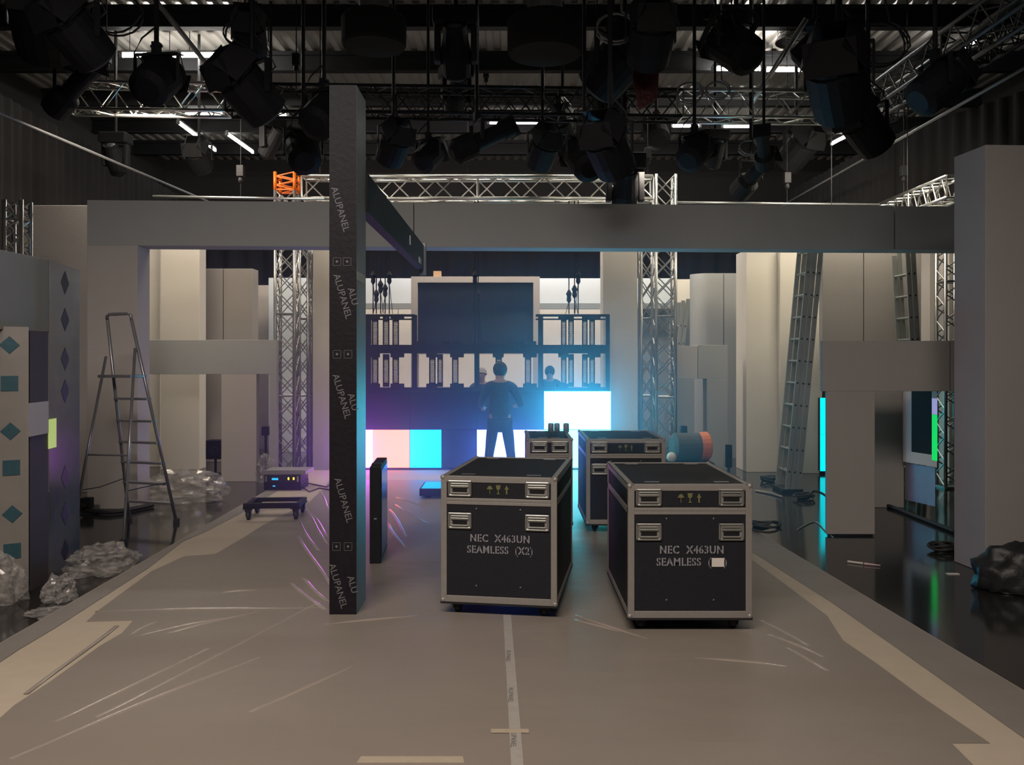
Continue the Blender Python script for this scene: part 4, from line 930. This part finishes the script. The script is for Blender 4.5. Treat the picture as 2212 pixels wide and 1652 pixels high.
# ------------------------------------------------------------------ technicians
def skin_mesh(name, pts, edges, m, parent, sub=2, root=0):
    me = bpy.data.meshes.new(name); me.from_pydata([p[0] for p in pts], edges, []); me.materials.append(m)
    o = bpy.data.objects.new(name, me); C.objects.link(o); o.parent = parent
    sk = o.modifiers.new('skin', 'SKIN'); 
    for i, (p, r) in enumerate(pts):
        v = me.skin_vertices[0].data[i]; v.radius = r if isinstance(r, tuple) else (r, r); v.use_root = (i == root)
    sb = o.modifiers.new('subdivision', 'SUBSURF'); sb.levels = sub; sb.render_levels = sub
    me.shade_smooth(); return o
def person(label, loc, rz, s, lean, stance, elbows, shirt, trousers, bald=False):
    """faces +y before rotation; s scales to height; lean moves the upper body forward"""
    t = thing('person', label, 'person', loc, rz); t.scale = (s, s, s)
    hip = Vector((0, 0, .93)); ch = Vector((0, lean * .6, 1.25)); nk = Vector((0, lean, 1.50)); hd = Vector((0, lean * 1.25 + .02, 1.64))
    an = {}; J = {}
    for k_, sx in (('l', -1), ('r', 1)):
        J['hp' + k_] = Vector((sx * .10, 0, .90)); J['kn' + k_] = Vector((sx * (.10 + stance * .5), .03, .50)); J['ft' + k_] = Vector((sx * (.10 + stance), -.02, .09)); J['to' + k_] = Vector((sx * (.12 + stance), .13, .04))
        J['sh' + k_] = nk + Vector((sx * .19, -.01, -.07)); e = elbows[k_]
        J['el' + k_] = J['sh' + k_] + Vector((sx * e[0], e[1], -.27)); J['wr' + k_] = J['el' + k_] + Vector((-sx * e[2], .24, e[3]))
    pts = [(hip, (.15, .11)), (ch, (.155, .115)), (nk - Vector((0, 0, .03)), (.09, .08)), (nk + Vector((0, .01, .03)), .062), (hd - Vector((0, 0, .06)), (.076, .086)), (hd + Vector((0, 0, .03)), (.086, .10)), (hd + Vector((0, 0, .10)), (.058, .068))]
    ed = [(0, 1), (1, 2), (2, 3), (3, 4), (4, 5), (5, 6)]
    def chain(frm, lst):
        prev = frm
        for p, r in lst: pts.append((p, r)); ed.append((prev, len(pts) - 1)); prev = len(pts) - 1
        return prev
    for k_, sx in (('l', -1), ('r', 1)):
        chain(0, [(J['hp' + k_], .085), (J['kn' + k_], .056), (J['ft' + k_], .04), (J['to' + k_], .035)])
        w_ = chain(2, [(J['sh' + k_], .055), (J['el' + k_], .040), (J['wr' + k_], .027)])
        dr = (J['wr' + k_] - J['el' + k_]).normalized(); sd = dr.cross(Vector((0, 0, 1))).normalized()
        pm = J['wr' + k_] + dr * .06; c_ = chain(w_, [(pm, (.036, .018))])
        for f_, (o_, l_) in enumerate(((-.028, .062), (-.010, .072), (.010, .068), (.027, .052))):
            b_ = pm + sd * o_ + dr * .03; chain(c_, [(b_, .009), (b_ + dr * l_ * .6 + Vector((0, 0, -.012)), .008), (b_ + dr * l_ + Vector((0, 0, -.035)), .007)])
        chain(w_, [(J['wr' + k_] + dr * .03 - sd * .03 * sx, .011), (J['wr' + k_] + dr * .07 - sd * .055 * sx, .009)])
    skin_mesh('body', pts, ed, SKIN, t)
    pts = [(hip + Vector((0, 0, -.06)), (.165, .125)), (hip + Vector((0, 0, .06)), (.165, .125)), (ch, (.175, .13)), (nk - Vector((0, 0, .04)), (.12, .095))]; ed = [(0, 1), (1, 2), (2, 3)]
    for k_ in 'lr':
        chain(3, [(J['sh' + k_], .078), (J['el' + k_], .056), (J['el' + k_].lerp(J['wr' + k_], .8), .043)])
    skin_mesh('shirt', pts, ed, shirt, t)
    pts = [(hip + Vector((0, 0, -.01)), (.16, .12))]; ed = []
    for k_ in 'lr': chain(0, [(J['hp' + k_] - Vector((0, 0, .02)), .105), (J['kn' + k_], .075), (J['ft' + k_] + Vector((0, 0, .03)), .06)])
    skin_mesh('trousers', pts, ed, trousers, t)
    for k_ in 'lr': MB().ball(J['to' + k_] * .5 + J['ft' + k_] * .5 + Vector((0, 0, -.02)), .055, 12, (.9, 2.1, .85)).build('shoe', RUB, t, smooth=True)
    # hair and face
    M = Matrix.Translation(hd + Vector((0, -.012, .045))) @ Matrix.Diagonal((1, 1.12, 1.0, 1))
    n_ = 14; hb = MB(); hb.lathe([(.108 * math.sin(a), .125 * math.cos(a)) for a in [PI * .02, PI * .15, PI * .3, PI * .42, PI * .5, PI * (.62 if not bald else .5), PI * (.74 if not bald else .52)]][::-1], 20, M @ Matrix.Rotation(.5 if not bald else .3, 4, 'X'))
    hb.build('hair', HAIR if not bald else mat('grey_hair', (.2, .17, .15), .8), t, smooth=True)
    MB().tube(hd + Vector((0, .085, .03)), hd + Vector((0, .112, -.005)), .009, 8, .014).build('nose', SKIN, t, smooth=True)
    for sx in (-1, 1):
        MB().ball(hd + Vector((sx * .03, .082, .035)), .012, 10, (1.2, .6, .7)).build('eye', PAPER, t, smooth=True)
        MB().ball(hd + Vector((sx * .082, 0, .02)), .022, 10, (.35, .8, 1.4)).build('ear', SKIN, t, smooth=True)
    MB().ball(hd + Vector((0, .088, -.035)), .02, 10, (1.3, .4, .35)).build('mouth', mat('lip', (.35, .13, .11), .5), t, smooth=True)
    return t
person('person in dark clothes standing before the video wall, seen from behind', (X(1080, 11.3), 11.3, 0), 0, .90, .10, .10, {'l': (.10, .10, .02, -.05), 'r': (.13, .06, .06, -.02)}, SHIRT, JEANS)
person('person with light short hair standing behind the display frame', (X(1043, 14.1), 14.1, 0), math.radians(170), .84, .1, .03, {'l': (.12, .12, .02, -.02), 'r': (.05, .1, .02, -.02)}, SHIRT, JEANS, bald=True)
person('distant person behind the right display brackets, head and shoulders visible', (X(1188, 16.9), 16.9, FL), math.radians(170), .93, .02, .02, {'l': (.05, .02, .0, -.1), 'r': (.05, .02, .0, -.1)}, mat('black_shirt', (.02, .02, .025), .8), JEANS)

# ------------------------------------------------------------------ added volume imitating lens glare before the lit displays
hz = bpy.data.materials.new('glare_volume'); hz.use_nodes = True; nt = hz.node_tree; nt.nodes.clear()
ou = nt.nodes.new('ShaderNodeOutputMaterial'); vs_ = nt.nodes.new('ShaderNodeVolumeScatter')
vs_.inputs['Color'].default_value = (.60, .70, 1, 1); vs_.inputs['Density'].default_value = .066; vs_.inputs['Anisotropy'].default_value = .8; nt.links.new(vs_.outputs[0], ou.inputs['Volume'])
hb = MB().box(-3.3, 2.9, 6.6, 12.74, .02, 2.64).build('glare_volume', hz); tag(hb, 'added thin volume imitating lens glare in front of the lit video wall', 'glare_volume', kind='stuff')
